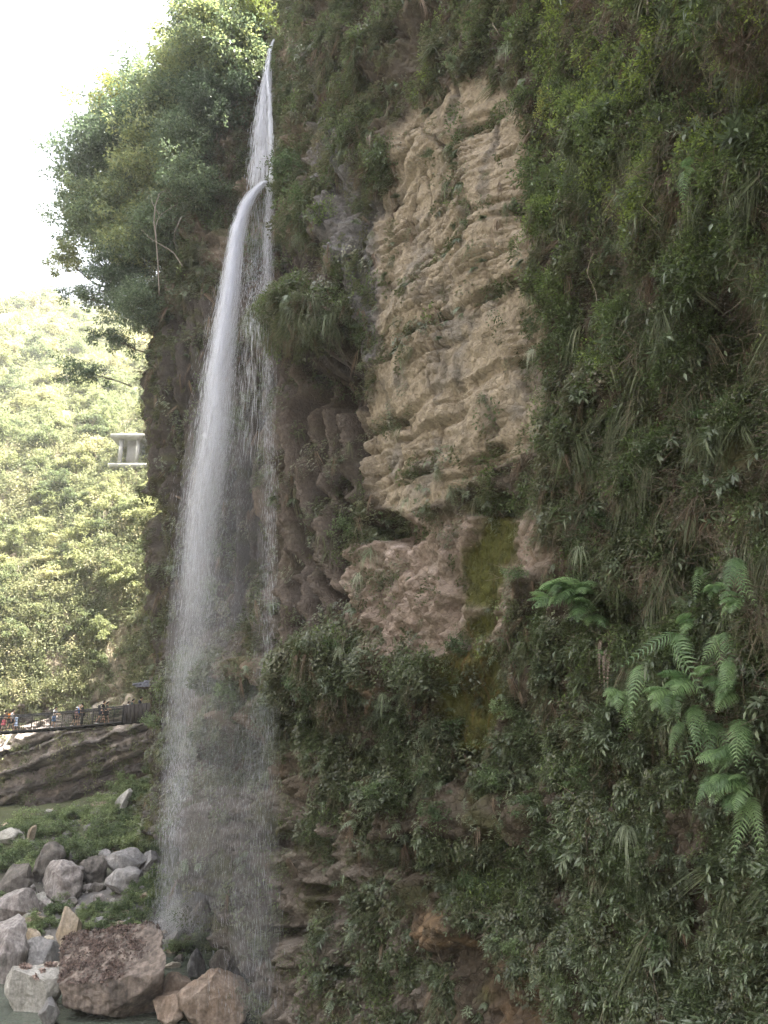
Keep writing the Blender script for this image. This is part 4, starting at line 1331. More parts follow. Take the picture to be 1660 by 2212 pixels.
BL = [  # centre x, centre y, w, h (photo px), material, seed, rotation, options, label
    (*zp(655, 1060), 236, 150, 'brown', 3, dict(sub=6, cuts=8, rough=0.09, flat=0.8, topcut=(-0.28, -0.8, 1, 0.44)), 'huge block covered in dead reddish leaves at the bottom of the view'),
    (*zp(170, 1085), 128, 92, 'pale', 5, dict(sub=6, cuts=8, topcut=(0.1, -0.3, 1, 0.6)), 'large pale grey flat-topped boulder with scattered leaves at bottom left'),
    (*zp(40, 830), 70, 140, 'mauve', 8, dict(cuts=7, layer=0.05), 'tall dark streaked slab cut off by the left edge above the pale flat boulder'),
    (*zp(190, 875), 98, 72, 'grey', 12, dict(cuts=7, flat=0.85), 'rounded grey boulder behind the large pale one'),
    (*zp(300, 975), 66, 36, 'beige', 14, dict(cuts=5, flat=0.85), 'low olive-beige boulder between the pale one and the leafy block'),
    (*zp(400, 705), 52, 72, 'tan', 17, dict(cuts=7, layer=0.03), 'upright tan boulder with a rust-coloured foot at the pool edge'),
    (*zp(185, 745), 56, 40, 'tan', 19, dict(), 'angular tan-grey boulder left of the upright one'),
    (*zp(285, 768), 30, 24, 'beige', 20, dict(sub=4), 'small beige stone between two larger tan boulders at the pool'),
    (*zp(432, 800), 30, 22, 'beige', 21, dict(sub=4), 'small beige cobble at the near foot of the upright boulder'),
    (*zp(470, 822), 38, 20, 'beige', 22, dict(sub=4), 'smooth beige cobble in the water beside the leafy block'),
    (*zp(320, 830), 26, 10, 'beige', 23, dict(sub=4), 'flat little stone lying in the green water'),
    (*zp(92, 570), 84, 60, 'mauve', 26, dict(cuts=7), 'mauve boulder at the left edge below the dark striped one'),
    (*zp(150, 645), 72, 26, 'tan', 28, dict(), 'low pale brown ledge stone under the mauve boulder'),
    (*zp(345, 400), 100, 86, 'mauve', 31, dict(sub=6, cuts=9, layer=0.03), 'big blocky boulder with pinkish flank and black water streaks'),
    (*zp(265, 310), 78, 78, 'dark', 33, dict(cuts=7, layer=0.05), 'dark tilted slab behind the big pinkish block'),
    (*zp(70, 415), 74, 64, 'dark', 35, dict(layer=0.05), 'dark vertically striped boulder at the left edge'),
    (*zp(555, 330), 56, 56, 'dark', 37, dict(rough=0.16, cuts=4), 'dark rubbly conglomerate boulder between two grey ones'),
    (*zp(740, 290), 84, 56, 'grey', 41, dict(cuts=9, topcut=(0.15, -0.2, 1, 0.55)), 'flat-topped grey boulder beside the cliff foot'),
    (*zp(900, 262), 40, 46, 'grey', 42, dict(), 'upright grey rock wedged against the cliff foot'),
    (*zp(765, 400), 82, 44, 'grey', 44, dict(cuts=5, flat=0.9), 'domed grey boulder half hidden by plants'),
    (*zp(590, 424), 38, 20, 'dark', 46, dict(sub=4), 'small dark rock left of the domed grey boulder'),
    (*zp(436, 515), 26, 16, 'dark', 47, dict(sub=4), 'small brown stone right of the big pinkish block'),
    (*zp(716, 592), 46, 17, 'tan', 49, dict(sub=4), 'flat tan stone lying on the gravel among plants'),
    (*zp(880, 480), 18, 16, 'tan', 50, dict(sub=4), 'little tan rock in the greenery near the falling water'),
    (*zp(905, 758), 48, 52, 'beige', 52, dict(cuts=7, layer=0.04, tilt=0.6), 'bright cream slab leaning to the right at the far pool edge'),
    (*zp(1030, 765), 50, 44, 'grey', 54, dict(cuts=7, layer=0.03, tilt=0.6), 'leaning grey slab right of the cream one'),
    (*zp(932, 815), 22, 14, 'tan', 55, dict(sub=4), 'small tan stone at the foot of the leaning slabs'),
    (*zp(706, 776), 40, 24, 'tan', 57, dict(sub=4), 'tan stone in front of the gravel bank by the pool'),
    (*zp(578, 772), 48, 34, 'grey', 58, dict(), 'dark grey peaked rock just behind the leafy block'),
    (*zp(1205, 640), 60, 68, 'dark', 61, dict(), 'tall shadowed rock tucked under the cliff overhang'),
    (*zp(1130, 655), 38, 58, 'dark', 62, dict(), 'brown shadowed rock left of the tall one under the overhang'),
    (*zp(1045, 903), 34, 16, 'beige', 64, dict(sub=4, rough=0.1), 'small whitish rock standing in the middle of the pool'),
    (*zp(1195, 918), 50, 52, 'grey', 66, dict(cuts=7, tilt=-0.4), 'brown-grey pointed rock rising from the pool under the cliff'),
    (*zp(1062, 1095), 70, 62, 'rust', 68, dict(cuts=4, flat=0.92), 'rounded brown boulder at the right of the leafy block'),
    (*zp(1010, 1200), 84, 56, 'rust', 70, dict(cuts=6), 'orange-pink veined boulder at the bottom edge'),
    (*zp(1315, 1175), 150, 92, 'rust', 73, dict(sub=6, cuts=6, flat=0.85), 'wide smooth orange-brown boulder at the bottom beside the cliff'),
    (*zp(296, 1215), 46, 60, 'grey', 75, dict(), 'grey rock squeezed between the pale boulder and the leafy block'),
    (*zp(1360, 900), 70, 74, 'dark', 77, dict(), 'dark wet rock in the shadow of the overhanging cliff'),
    (*zp(1090, 860), 20, 16, 'dark', 78, dict(sub=4), 'small dark rock in the pool near the leaning slabs'),
    (*z1(825, 1000), 46, 46, 'pale', 80, dict(cuts=7, tilt=0.5), 'pale slab leaning among the green bushes below the bridge'),
    (*z1(665, 1025), 38, 20, 'tan', 82, dict(sub=4), 'tan rounded stone left of the pale leaning slab'),
    (*z1(40, 1245), 66, 34, 'pale', 84, dict(), 'whitish boulder at the left edge behind the green bank'),
    (*z1(205, 1215), 18, 34, 'tan', 85, dict(sub=4), 'small upright stone left of the green bank'),
    (*z1(110, 1205), 54, 18, 'pale', 86, dict(sub=4), 'low grey ledge rock above the whitish boulder'),
    (*z1(680, 1080), 40, 22, 'pale', 88, dict(sub=4), 'pale rock half sunk in bushes under the tan stone'),
    (*z1(20, 1170), 30, 18, 'tan', 89, dict(sub=4), 'brown rock at the far left under the layered bank'),
    (*z1(340, 1080), 36, 20, 'pale', 91, dict(sub=4), 'pale flat stone at the foot of the layered rock bank'),
    (*z1(520, 1070), 30, 16, 'grey', 93, dict(sub=4), 'greyish stone in the scrub left of the pale leaning slab'),
]
_rr = np.random.RandomState(77)
_where = ['on the gravel above the pool', 'between the mid-sized boulders', 'at the left edge of the boulder field', 'near the foot of the falling water', 'among the bushes of the green bank']
for _i in range(58):
    _z = _i % 5
    _x0, _y0, _x1, _y1 = [(250, 480, 800, 680), (150, 380, 640, 560), (0, 500, 330, 720), (620, 640, 1080, 820), (0, 40, 760, 260)][_z]
    _w = _rr.uniform(12, 34)
    BL.append((*zp(_rr.uniform(_x0, _x1), _rr.uniform(_y0, _y1)), _w, _w * _rr.uniform(0.5, 0.85), ['grey', 'mauve', 'pale', 'tan', 'grey'][_i % 5], 300 + _i, dict(sub=4),
               'small angular rock lying ' + _where[_z]))
boulders = {}
for (bx_, by_, bw_, bh_, mt, sd_, opt, lab) in BL:
    foot = hit_ground(bx_, by_ + bh_ * 0.5)
    dd = foot[1] * CC + foot[2] * SS
    w_, h_ = bw_ * dd / FP * 1.06, bh_ * dd / FP * 1.06
    dep = (w_ + h_) * 0.5
    kk = (foot[1] + dep * 0.42) / foot[1]; w_ *= kk * 1.06; h_ *= kk
    opt = dict(opt); tilt = opt.pop('tilt', 0.0)
    if 'sub' not in opt: opt['sub'] = 5
    v, f = boulder_arr((w_, dep, h_ * 1.2), sd_, **opt)
    if tilt:
        rm = np.array(Matrix.Rotation(tilt, 3, 'Y')); v = (v * [0.62, 1, 1.12]) @ rm.T
    v = v - [0, 0, v[:, 2].min()]
    o = link('boulder', mesh_np('boulder', v, f, [BM[mt]], False), None, (foot[0] * kk, foot[1] + dep * 0.42, foot[2] - h_ * 0.12),
             label=lab, category='boulder', group='boulders on the river bed')
    boulders[sd_] = (o, v, f)


def litter_on(o, v, f, n, L, lab, nz=0.5, keep=None):
    a, b, c = v[f[:, 0]], v[f[:, 1]], v[f[:, 2]]
    nr = np.cross(b - a, c - a); ar = np.linalg.norm(nr, axis=1); nr = nr / ar[:, None]
    w_ = ar * sstep(nz, nz + 0.2, nr[:, 2])
    ctr = (a + b + c) / 3
    if keep is not None: w_ = w_ * keep(ctr)
    k_ = np.searchsorted(np.cumsum(w_ / w_.sum()), R.rand(n)).clip(0, len(f) - 1)
    r1, r2 = R.rand(n, 1) ** 0.5, R.rand(n, 1)
    p_ = a[k_] * (1 - r1) + b[k_] * r1 * (1 - r2) + c[k_] * r1 * r2 + nr[k_] * 0.02
    d_ = R.normal(0, 1, (n, 3)); d_ -= (d_ * nr[k_]).sum(1)[:, None] * nr[k_] * 0.8
    vv, ff = leaves_arr(p_, d_, L * R.uniform(.6, 1.4, n), L * 0.55, 0.25, nr[k_] + R.normal(0, .3, (n, 3)))
    link('dead_leaf_litter', mesh_np('dead_leaf_litter', vv, ff, [M['litter']]), o, kind='stuff', label=lab)


o, v, f = boulders[3]
sx = v[:, 0].max()
litter_on(o, v, f, 4200, 0.12, 'thick layer of reddish-brown dead leaves', 0.45,
          keep=lambda c: sstep(0.55, 0.1, c[:, 0] / sx + 0.7 * pnoise(c[:, 0] * 1.1, c[:, 1] * 1.1, c[:, 2])) * (0.15 + sstep(-.15, .15, pnoise(c[:, 0] * 2.5, c[:, 1] * 2.5, c[:, 2]))))
o, v, f = boulders[5]
litter_on(o, v, f, 700, 0.16, 'scattered brown dead leaves', 0.6, keep=lambda c: sstep(0.25, 0.45, pnoise(c[:, 0] * 1.6, c[:, 1] * 1.6, c[:, 2] * 0)))

# cobbles and gravel on the bank
cob = []
for s_ in range(5):
    v, f = boulder_arr((1, 0.8, 0.6), 200 + s_, cuts=5, sub=4, rough=0.03)
    cob.append(bpy.data.objects.new('cobble', mesh_np('cobble', v, f, [BM[['grey', 'tan', 'mauve', 'pale', 'dark'][s_]]], True)))
n = 5200
gxx = R.uniform(-34, -6, n); gyy = R.uniform(41, 62, n)
gzz = ground_z(gxx, gyy)
scatter('river_gravel', np.stack([gxx, gyy, gzz - 0.03], 1), np.stack([R.rand(n), R.rand(n), R.rand(n) * 6.28], 1), 0.08 + 0.35 * R.rand(n) ** 5, R.rand(n), cob,
        'grey gravel and cobbles on the far bank of the pool')

# bushes on the bank
bsrc = [make_tree('bank_bush', 1.0, 2300, 0.13, M['bank_leaf'], M['bark'], (0, 0, -0.55), nb=12, flat=0.55, thick=0.03) for _ in range(4)]
bb = []
for _ in range(4000):
    a, b = R.uniform(-20, 345), R.uniform(1640, 1895)
    lo = np.interp(a, [-20, 0, 60, 130, 200, 260, 330], [1800, 1790, 1775, 1755, 1745, 1700, 1650])
    hi = np.interp(a, [-20, 60, 130, 200, 260, 300, 340], [1885, 1880, 1850, 1860, 1835, 1835, 1850])
    if lo < b < hi and all((a - c) ** 2 + (b - d) ** 2 > 17 ** 2 for c, d in bb):
        bb.append((a, b))
bb = bb[:56]
bb2 = []
for (x0, y0, x1_, y1_, m_) in ((100, 610, 330, 700, 5), (490, 640, 820, 800, 11), (480, 520, 800, 600, 8), (820, 320, 1000, 600, 10), (0, 440, 190, 500, 3), (240, 470, 400, 600, 4), (1030, 560, 1100, 600, 2), (640, 420, 850, 520, 4), (1020, 740, 1260, 830, 4)):
    for _ in range(m_):
        bb2.append(zp(R.uniform(x0, x1_), R.uniform(y0, y1_)))
for i, (a, b) in enumerate(bb + bb2):
    g_ = hit_ground(a, b + 8)
    big = i < len(bb)
    place(bsrc[i % 4], tuple(g_ - np.array([0, 0, 0.1])), R.rand() * 6.28, R.uniform(0.6, 1.35) if big else R.uniform(0.45, 0.8), first=i < 4,
          label='fresh green leafy bush massed on the sloping bank below the bridge' if big else 'low green plant growing among the river boulders',
          category='bush', group='bushes on the green bank' if big else 'low plants between the boulders')

#==END2==
# ------------------------------------------------------------------ suspension bridge
M['iron'] = mat_plain('dark_iron', (0.025, 0.024, 0.023), 0.6, noise=0.3, spec=0.3)
M['deckwood'] = mat_plain('deck_wood', (0.06, 0.05, 0.04), 0.8, noise=0.3)
M['board'] = mat_plain('dark_board', (0.035, 0.03, 0.028), 0.75, noise=0.35, nscale=4)


def bz(x): return 0.0018 * (x + 46) ** 2 - 0.5
def by(x): return 61.0 - 0.05 * (x + 30)


br = thing('suspension_bridge', 'dark footbridge with thin railings crossing the gorge at the left', 'bridge', (-30, 61, 0))
def bl_(p): return np.asarray(p, float) - np.array([-30, 61, 0])
xs = np.linspace(-62, -12.2, 120)
mb = MB()
for s_ in (0,):
    top = np.stack([xs, by(xs), bz(xs)], 1)
    w = 1.0
    a = bl_(top + [0, -w, 0]); b = bl_(top + [0, w, 0]); c = bl_(top + [0, w, -0.07]); d = bl_(top + [0, -w, -0.07])
    v = np.stack([a, b, c, d], 1).reshape(-1, 3)
    i = np.arange(len(xs) - 1)[:, None] * 4
    mb.add(v, np.concatenate([i + [0, 1, 5, 4], i + [1, 2, 6, 5], i + [2, 3, 7, 6], i + [3, 0, 4, 7]]))
mb.build('deck', M['deckwood'], br)
mb = MB()
for x in np.arange(-61.5, -12.4, 0.6):
    mb.box(bl_((x, by(x), bz(x) - 0.13)), (0.1, 2.3, 0.1))
mb.build('cross_beam', M['iron'], br, kind='stuff')
for s_ in (-1.02, 1.02):
    for h, r in ((1.12, 0.058), (0.9, 0.024), (0.68, 0.024), (0.45, 0.024), (0.22, 0.024), (-0.02, 0.07)):
        mb = MB(); mb.tube(bl_(np.stack([xs, by(xs) + s_, bz(xs) + h], 1)), r, 6)
        mb.build('top_rail' if h > 1 else ('edge_cable' if h < 0 else 'rail_wire'), M['iron'], br, True)
    mb = MB()
    for x in np.arange(-61.9, -12.4, 0.16):
        mb.box(bl_((x, by(x) + s_ * 1.03, bz(x) + 0.55)), (0.016, 0.016, 1.12))
    mb.build('baluster', M['iron'], br, kind='stuff')
    for x in np.arange(-61, -12.4, 2.4):
        mb = MB(); mb.box(bl_((x, by(x) + s_ * 1.06, bz(x) + 0.5)), (0.045, 0.045, 1.3)); mb.build('post', M['iron'], br)
# board panels at the right end
x0 = unproj(275, 1550, 60.3)[0]
nb_ = 0
for x in np.arange(x0, -13.0, 0.30):
    mb = MB(); mb.box(bl_((x + 0.15, by(x) - 1.12, bz(x + 0.15) + 0.52)), (0.292, 0.04, 1.34), (0, -math.atan(0.0036 * (x + 46)), 0)); mb.build('board', M['board'], br)
mb = MB(); mb.box(bl_((x0 - 0.02, by(x0) - 1.15, bz(x0) + 0.55)), (0.08, 0.1, 1.42)); mb.build('post', M['iron'], br)

# pavilion with tiled roof at the bridge end
M['tile'] = mat_plain('roof_tile', (0.15, 0.155, 0.18), 0.75, noise=0.35, nscale=14)
M['wood'] = mat_plain('dark_timber', (0.05, 0.036, 0.026), 0.8, noise=0.3)
pav = thing('pavilion', 'small grey-tiled pavilion roof peeping out behind the cliff at the bridge end', 'pavilion', (-14.3, 56.5, 1.2))
hw_, ez, rz_ = 2.7, 1.75, 3.3
for sx_ in (-1, 1):
    for sy_ in (-1, 1):
        mb = MB(); mb.box((sx_ * 1.75, sy_ * 1.75, 0.9), (0.2, 0.2, 2.0)); mb.build('post', M['wood'], pav)
mb = MB()
for s_ in (-1, 1):
    mb.box((0, s_ * 1.75, 1.75), (3.9, 0.16, 0.24)); mb.box((s_ * 1.75, 0, 1.98), (0.16, 3.9, 0.2))
mb.build('beam', M['wood'], pav)
mb = MB(); mb.add([[-hw_, -hw_, ez], [hw_, -hw_, ez], [hw_, hw_, ez], [-hw_, hw_, ez], [0, 0, rz_], [0, 0, ez - 0.15]],
                  t=[[0, 1, 4], [1, 2, 4], [2, 3, 4], [3, 0, 4], [1, 0, 5], [2, 1, 5], [3, 2, 5], [0, 3, 5]])
roof = mb.build('roof', M['wood'], pav)
tile_v = []
for sa in range(4):
    an = sa * math.pi / 2
    sl = math.atan2(rz_ - ez, hw_)
    for r_ in range(8):
        t0 = r_ / 8.0
        wid = hw_ * (1 - t0)
        nt_ = max(1, int(wid * 2 / 0.27))
        for c_ in range(nt_):
            yy = -wid + (c_ + 0.5) * 2 * wid / nt_
            tl = hw_ / 8 / math.cos(sl) * 1.15
            pos = Vector((-(hw_ * (1 - t0 - 0.0625)), yy, ez + (rz_ - ez) * (t0 + 0.0625) + 0.05 + R.uniform(0, .012)))
            tile_v.append((Matrix.Rotation(an, 4, 'Z') @ Matrix.Translation(pos) @ Matrix.Rotation(-sl, 4, 'Y') @ Matrix.Diagonal((tl, 2 * wid / nt_ * 0.98, 1, 1)), an))
tm = MB()
an_ = np.linspace(0, math.pi, 5)
prof = np.stack([np.cos(an_) * 0.5, np.sin(an_) * 0.09], 1)
vv = [[x, p_[0], p_[1]] for x in (-0.5, 0.5) for p_ in prof]
tm.add(vv, [[i, i + 1, i + 6, i + 5] for i in range(4)], [[0, 2, 1], [0, 3, 2], [0, 4, 3], [5, 6, 7], [5, 7, 8], [5, 8, 9]])
tmesh = tm.mesh('roof_tile', M['tile'])
for mt_, an in tile_v:
    if abs(an) < 0.1 or abs(an - math.pi / 2) < 0.1:         # the two slopes that face the river: tile by tile
        o = link('roof_tile', tmesh, roof); o.matrix_local = mt_
allt = MB()
for mt_, an in tile_v:
    if not (abs(an) < 0.1 or abs(an - math.pi / 2) < 0.1):
        vh = np.array([list(mt_ @ Vector(q_)) for q_ in vv]); allt.add(vh, [[i, i + 1, i + 6, i + 5] for i in range(4)])
allt.build('rear_roof_tiles', M['tile'], roof, kind='stuff')
mb = MB()
for sx_ in (-1, 1):
    for sy_ in (-1, 1):
        mb.tube([[sx_ * hw_ * 1.05, sy_ * hw_ * 1.05, ez + 0.18], [sx_ * hw_ * 0.8, sy_ * hw_ * 0.8, ez + 0.36], [0, 0, rz_ + 0.1]], 0.09, 6)
mb.build('roof_ridge', M['tile'], pav, True)
mb = MB(); mb.box((-1.75, -1.95, 1.45), (0.18, 0.35, 0.35)); mb.box((-1.95, -1.75, 1.5), (0.35, 0.14, 0.2)); mb.build('bracket', M['wood'], pav)

# concrete shelter on the hillside
M['conc'] = mat_plain('pale_concrete', (0.27, 0.265, 0.25), 0.85, noise=0.12, nscale=3)
M['glass'] = mat_plain('dark_glass', (0.05, 0.06, 0.065), 0.15, noise=0.05, bump=0, spec=0.6)
pb = unproj(252, 1004, 80)
bd = thing('concrete_building', 'pale flat-roofed concrete building with round columns on the hillside', 'building', tuple(pb))
H = 1.0 * (unproj(252, 950, 80)[2] - pb[2])
mb = MB(); mb.box((4.2, 2.5, H + 0.22), (9.8, 6.6, 0.42)); mb.build('roof_slab', M['conc'], bd)
mb = MB(); mb.box((4.4, 2.8, H + 0.62), (8.6, 5.4, 0.36)); mb.build('parapet', M['conc'], bd)
mb = MB(); mb.box((4.2, 2.5, -0.25), (9.8, 6.4, 0.4)); mb.box((4.2, 2.8, -3.2), (8.6, 5.4, 5.5)); mb.build('floor_slab', M['conc'], bd)
for x in (0.35, 2.2, 4.2, 6.2, 8.2):
    mb = MB(); mb.tube([[x, -0.1, -0.1], [x, -0.1, H]], 0.24, 14); mb.build('column', M['conc'], bd, True)
wl_ = MB(); wl_.box((4.7, 2.6, H / 2), (7.6, 4.6, H)); wl_ = wl_.build('wall', M['conc'], bd)
for x in (2.75, 4.2, 5.7, 7.2):
    mb = MB(); mb.box((x + 0.3, 0.27, H * 0.5), (1.0, 0.06, H * 0.62)); wo_ = mb.build('window', M['conc'], wl_)
    mb = MB(); mb.box((x + 0.3, 0.235, H * 0.5), (0.84, 0.03, H * 0.54)); mb.build('pane', M['glass'], bd)

# two white poles behind the bottom boulders
M['white'] = mat_plain('white_paint', (0.75, 0.75, 0.75), 0.5, noise=0.05)
M['navy'] = mat_plain('navy_paint', (0.03, 0.04, 0.10), 0.5, noise=0.05)
for i, (zx_, lab) in enumerate(((1232, 'white and navy striped pole, left one of the pair behind the orange-brown boulder'), (1244, 'white pole, right one of the pair behind the orange-brown boulder'))):
    a = unproj(*zp(zx_, 1012), 34.0)
    t = thing('pole', lab, 'pole', (a[0], a[1], -11.0), group='white poles in the pool')
    mb = MB(); mb.tube([[0, 0, 0], [0, 0, a[2] + 11.0]], 0.045, 8); mb.build('shaft', M['white'], t, True)
    mb = MB(); mb.tube([[0, 0, a[2] + 11.0 - 0.95], [0, 0, a[2] + 11.0 - 0.8]], 0.048, 8); mb.build('band', M['navy'], t, True)


# ------------------------------------------------------------------ people on the bridge
def skin_mesh(name, verts, edges, radii, mat, sub=2, root=0):
    me_ = bpy.data.meshes.new(name); me_.from_pydata(verts, edges, [])
    ob = bpy.data.objects.new(name, me_); COL.objects.link(ob)
    md = ob.modifiers.new('skin', 'SKIN'); md.use_smooth_shade = True
    sv = me_.skin_vertices[0].data
    for i_, r_ in enumerate(radii):
        sv[i_].radius = (r_, r_) if not hasattr(r_, '__len__') else r_
        sv[i_].use_root = i_ == root
    ms_ = ob.modifiers.new('sub', 'SUBSURF'); ms_.levels = sub
    dg = bpy.context.evaluated_depsgraph_get()
    nm = bpy.data.meshes.new_from_object(ob.evaluated_get(dg))
    bpy.data.objects.remove(ob); nm.name = name
    nm.materials.clear(); nm.materials.append(mat)
    return nm


def cmat(name, c): return mat_plain(name, c, 0.8, noise=0.08, bump=0.05)
M['skin'] = cmat('skin', (0.45, 0.29, 0.2)); M['hair'] = cmat('hair', (0.015, 0.012, 0.01))
M['hairgrey'] = cmat('grey_hair', (0.35, 0.33, 0.31))
CLO = dict(black=(0.02, 0.02, 0.022), white=(0.75, 0.75, 0.76), denim=(0.10, 0.16, 0.27), blue=(0.03, 0.22, 0.62), pink=(0.75, 0.5, 0.55), navy=(0.03, 0.035, 0.06),
           ltblue=(0.5, 0.62, 0.8), brown=(0.06, 0.04, 0.035), red=(0.5, 0.12, 0.14), paleblue=(0.55, 0.65, 0.85), orange=(0.6, 0.22, 0.05), dkgreen=(0.04, 0.07, 0.06))
for k_, c_ in CLO.items(): M['c_' + k_] = cmat('cloth_' + k_, c_)


def person(px_, h, top, bottom, bkind, stride, arms, face, label, hair='short', side=0.3, lean=0.04, cap=None, bag=None):
    x = None
    for Xc in np.linspace(-32, -13, 400):
        q_ = project(Xc, by(Xc) + side, bz(Xc))[0]
        if q_ >= px_: x = Xc; break
    t = thing('person', label, 'person', (x, by(x) + side, bz(x) + 0.005), (0, 0, face), 'people on the footbridge')
    k = h / 1.7
    sw = 0.17
    V = {'pel': (0, 0, 0.92), 'wai': (0.01 + lean * .5, 0, 1.08), 'che': (0.02 + lean, 0, 1.27), 'nb': (0.01 + lean * 1.2, 0, 1.42), 'nk': (0.02 + lean * 1.4, 0, 1.48), 'hd': (0.045 + lean * 1.6, 0, 1.57), 'ht': (0.03 + lean * 1.6, 0, 1.635)}
    rad = {'pel': (0.13, 0.10), 'wai': (0.115, 0.09), 'che': (0.135, 0.10), 'nb': 0.07, 'nk': 0.05, 'hd': (0.075, 0.088), 'ht': 0.07}
    E = [('pel', 'wai'), ('wai', 'che'), ('che', 'nb'), ('nb', 'nk'), ('nk', 'hd'), ('hd', 'ht')]
    V['no'] = (0.15 + lean * 1.6, 0, 1.555); rad['no'] = 0.012; E.append(('hd', 'no'))
    for s_, nm_ in ((1, 'l'), (-1, 'r')):
        st = stride * s_
        V['hip' + nm_] = (0, 0.085 * s_, 0.88); V['kn' + nm_] = (st * 0.55 + 0.03, 0.09 * s_, 0.49); V['an' + nm_] = (st * 0.95 - 0.05 * (st < 0), 0.09 * s_, 0.085 + 0.04 * (st < 0)); V['to' + nm_] = (st * 0.95 + 0.15, 0.10 * s_, 0.035 + (0.0))
        rad.update({'hip' + nm_: 0.088, 'kn' + nm_: 0.056, 'an' + nm_: 0.036, 'to' + nm_: 0.032})
        E += [('pel', 'hip' + nm_), ('hip' + nm_, 'kn' + nm_), ('kn' + nm_, 'an' + nm_), ('an' + nm_, 'to' + nm_)]
        ar = arms[0] if s_ > 0 else arms[1]
        sh = np.array([0.0 + lean, sw * s_, 1.385])
        if ar == 'fwd': el, wr = sh + [0.08, 0.05 * s_, -0.26], sh + [0.30, 0.0, -0.26]
        elif ar == 'up': el, wr = sh + [0.16, 0.04 * s_, -0.22], sh + [0.26, -0.05 * s_, 0.02]
        elif ar == 'back': el, wr = sh + [-0.12, 0.05 * s_, -0.25], sh + [-0.12, 0.06 * s_, -0.50]
        else: el, wr = sh + [0.0, 0.06 * s_, -0.28], sh + [0.07, 0.07 * s_, -0.52]
        V['sh' + nm_] = tuple(sh); V['el' + nm_] = tuple(el); V['wr' + nm_] = tuple(wr)
        dv_ = (wr - el) / np.linalg.norm(wr - el)
        V['ha' + nm_] = tuple(wr + dv_ * 0.08)
        rad.update({'sh' + nm_: 0.058, 'el' + nm_: 0.042, 'wr' + nm_: 0.028, 'ha' + nm_: 0.034})
        E += [('nb', 'sh' + nm_), ('sh' + nm_, 'el' + nm_), ('el' + nm_, 'wr' + nm_), ('wr' + nm_, 'ha' + nm_)]
        for fi in range(5):
            oo = np.cross(dv_, [0, 0, 1.0] if abs(dv_[2]) < 0.8 else [0, 1.0, 0]); oo /= np.linalg.norm(oo)
            b_ = np.array(V['ha' + nm_]) + oo * (fi - 2) * 0.018
            V['f%d%s' % (fi, nm_)] = tuple(b_ + dv_ * (0.075 if fi else 0.03) + oo * (fi - 2) * 0.004 + (oo * -0.03 if fi == 0 else 0)); rad['f%d%s' % (fi, nm_)] = 0.008
            E.append(('ha' + nm_, 'f%d%s' % (fi, nm_)))
    names = list(V); ix = {n_: i_ for i_, n_ in enumerate(names)}
    sk = lambda keys, ee, grow, nm_, mt_: skin_mesh(nm_, [tuple(np.array(V[q_]) * k) for q_ in keys], [(keys.index(a), keys.index(b)) for a, b in ee],
                                                   [tuple((np.array(rad[q_]) * grow if hasattr(rad[q_], '__len__') else np.array([rad[q_]] * 2) * grow) * k) for q_ in keys], mt_, 1)
    body = link('body', sk(names, E, 1.0, 'body', M['skin']), t)
    # shirt
    for s_, nm_ in ((1, 'l'), (-1, 'r')):
        V['se' + nm_] = tuple(np.array(V['sh' + nm_]) * 0.25 + np.array(V['el' + nm_]) * 0.75); rad['se' + nm_] = 0.056
    V['hem'] = (0, 0, 0.86); rad['hem'] = (0.14, 0.115)
    ks = ['pel', 'wai', 'che', 'nb', 'shl', 'sel', 'shr', 'ser']
    es = [('pel', 'wai'), ('wai', 'che'), ('che', 'nb'), ('nb', 'shl'), ('shl', 'sel'), ('nb', 'shr'), ('shr', 'ser')]
    link('shirt' if bkind != 'dress' else 'dress', sk(ks, es, 1.16, 'shirt', M['c_' + top]), t)
    if bkind in ('shorts', 'trousers'):
        for nm_ in 'lr':
            f_ = 0.75 if bkind == 'shorts' else None
            if f_:
                V['en' + nm_] = tuple(np.array(V['hip' + nm_]) * (1 - f_) + np.array(V['kn' + nm_]) * f_); rad['en' + nm_] = 0.082
        if bkind == 'shorts':
            ks, es = ['pel', 'hipl', 'enl', 'hipr', 'enr'], [('pel', 'hipl'), ('hipl', 'enl'), ('pel', 'hipr'), ('hipr', 'enr')]
        else:
            ks, es = ['pel', 'hipl', 'knl', 'anl', 'hipr', 'knr', 'anr'], [('pel', 'hipl'), ('hipl', 'knl'), ('knl', 'anl'), ('pel', 'hipr'), ('hipr', 'knr'), ('knr', 'anr')]
        link('shorts' if bkind == 'shorts' else 'trousers', sk(ks, es, 1.2, bkind, M['c_' + bottom]), t)
    else:
        an = np.linspace(0, 2 * math.pi, 20, endpoint=False)
        rows = [(1.02, 0.125, 0.105), (0.9, 0.155, 0.125), (0.72, 0.18, 0.15), (0.55, 0.21, 0.175)]
        v_ = np.array([[(b_ + (0.015 * math.sin(6 * q_) if z_ < .8 else 0)) * math.cos(q_) * 1.0 + 0.0, (a_ + (0.015 * math.sin(6 * q_) if z_ < .8 else 0)) * math.sin(q_), z_] for z_, a_, b_ in rows for q_ in an]) * k
        fq = [[r_ * 20 + c__, r_ * 20 + (c__ + 1) % 20, (r_ + 1) * 20 + (c__ + 1) % 20, (r_ + 1) * 20 + c__] for r_ in range(3) for c__ in range(20)]
        link('skirt', mesh_np('skirt', v_, np.array(fq), [M['c_' + bottom]], True), t)
    # shoes
    for nm_ in 'lr':
        mb_ = MB(); a_ = np.array(V['an' + nm_]); mb_.tube(np.array([a_ + [-0.05, 0, -0.045], a_ + [0.06, 0, -0.045], np.array(V['to' + nm_]) + [0.05, 0, 0.0]]) * k, np.array([0.042, 0.045, 0.03]) * k, 8)
        mb_.build('shoe', M['c_white'] if R.rand() < .5 else M['c_black'], t, True)
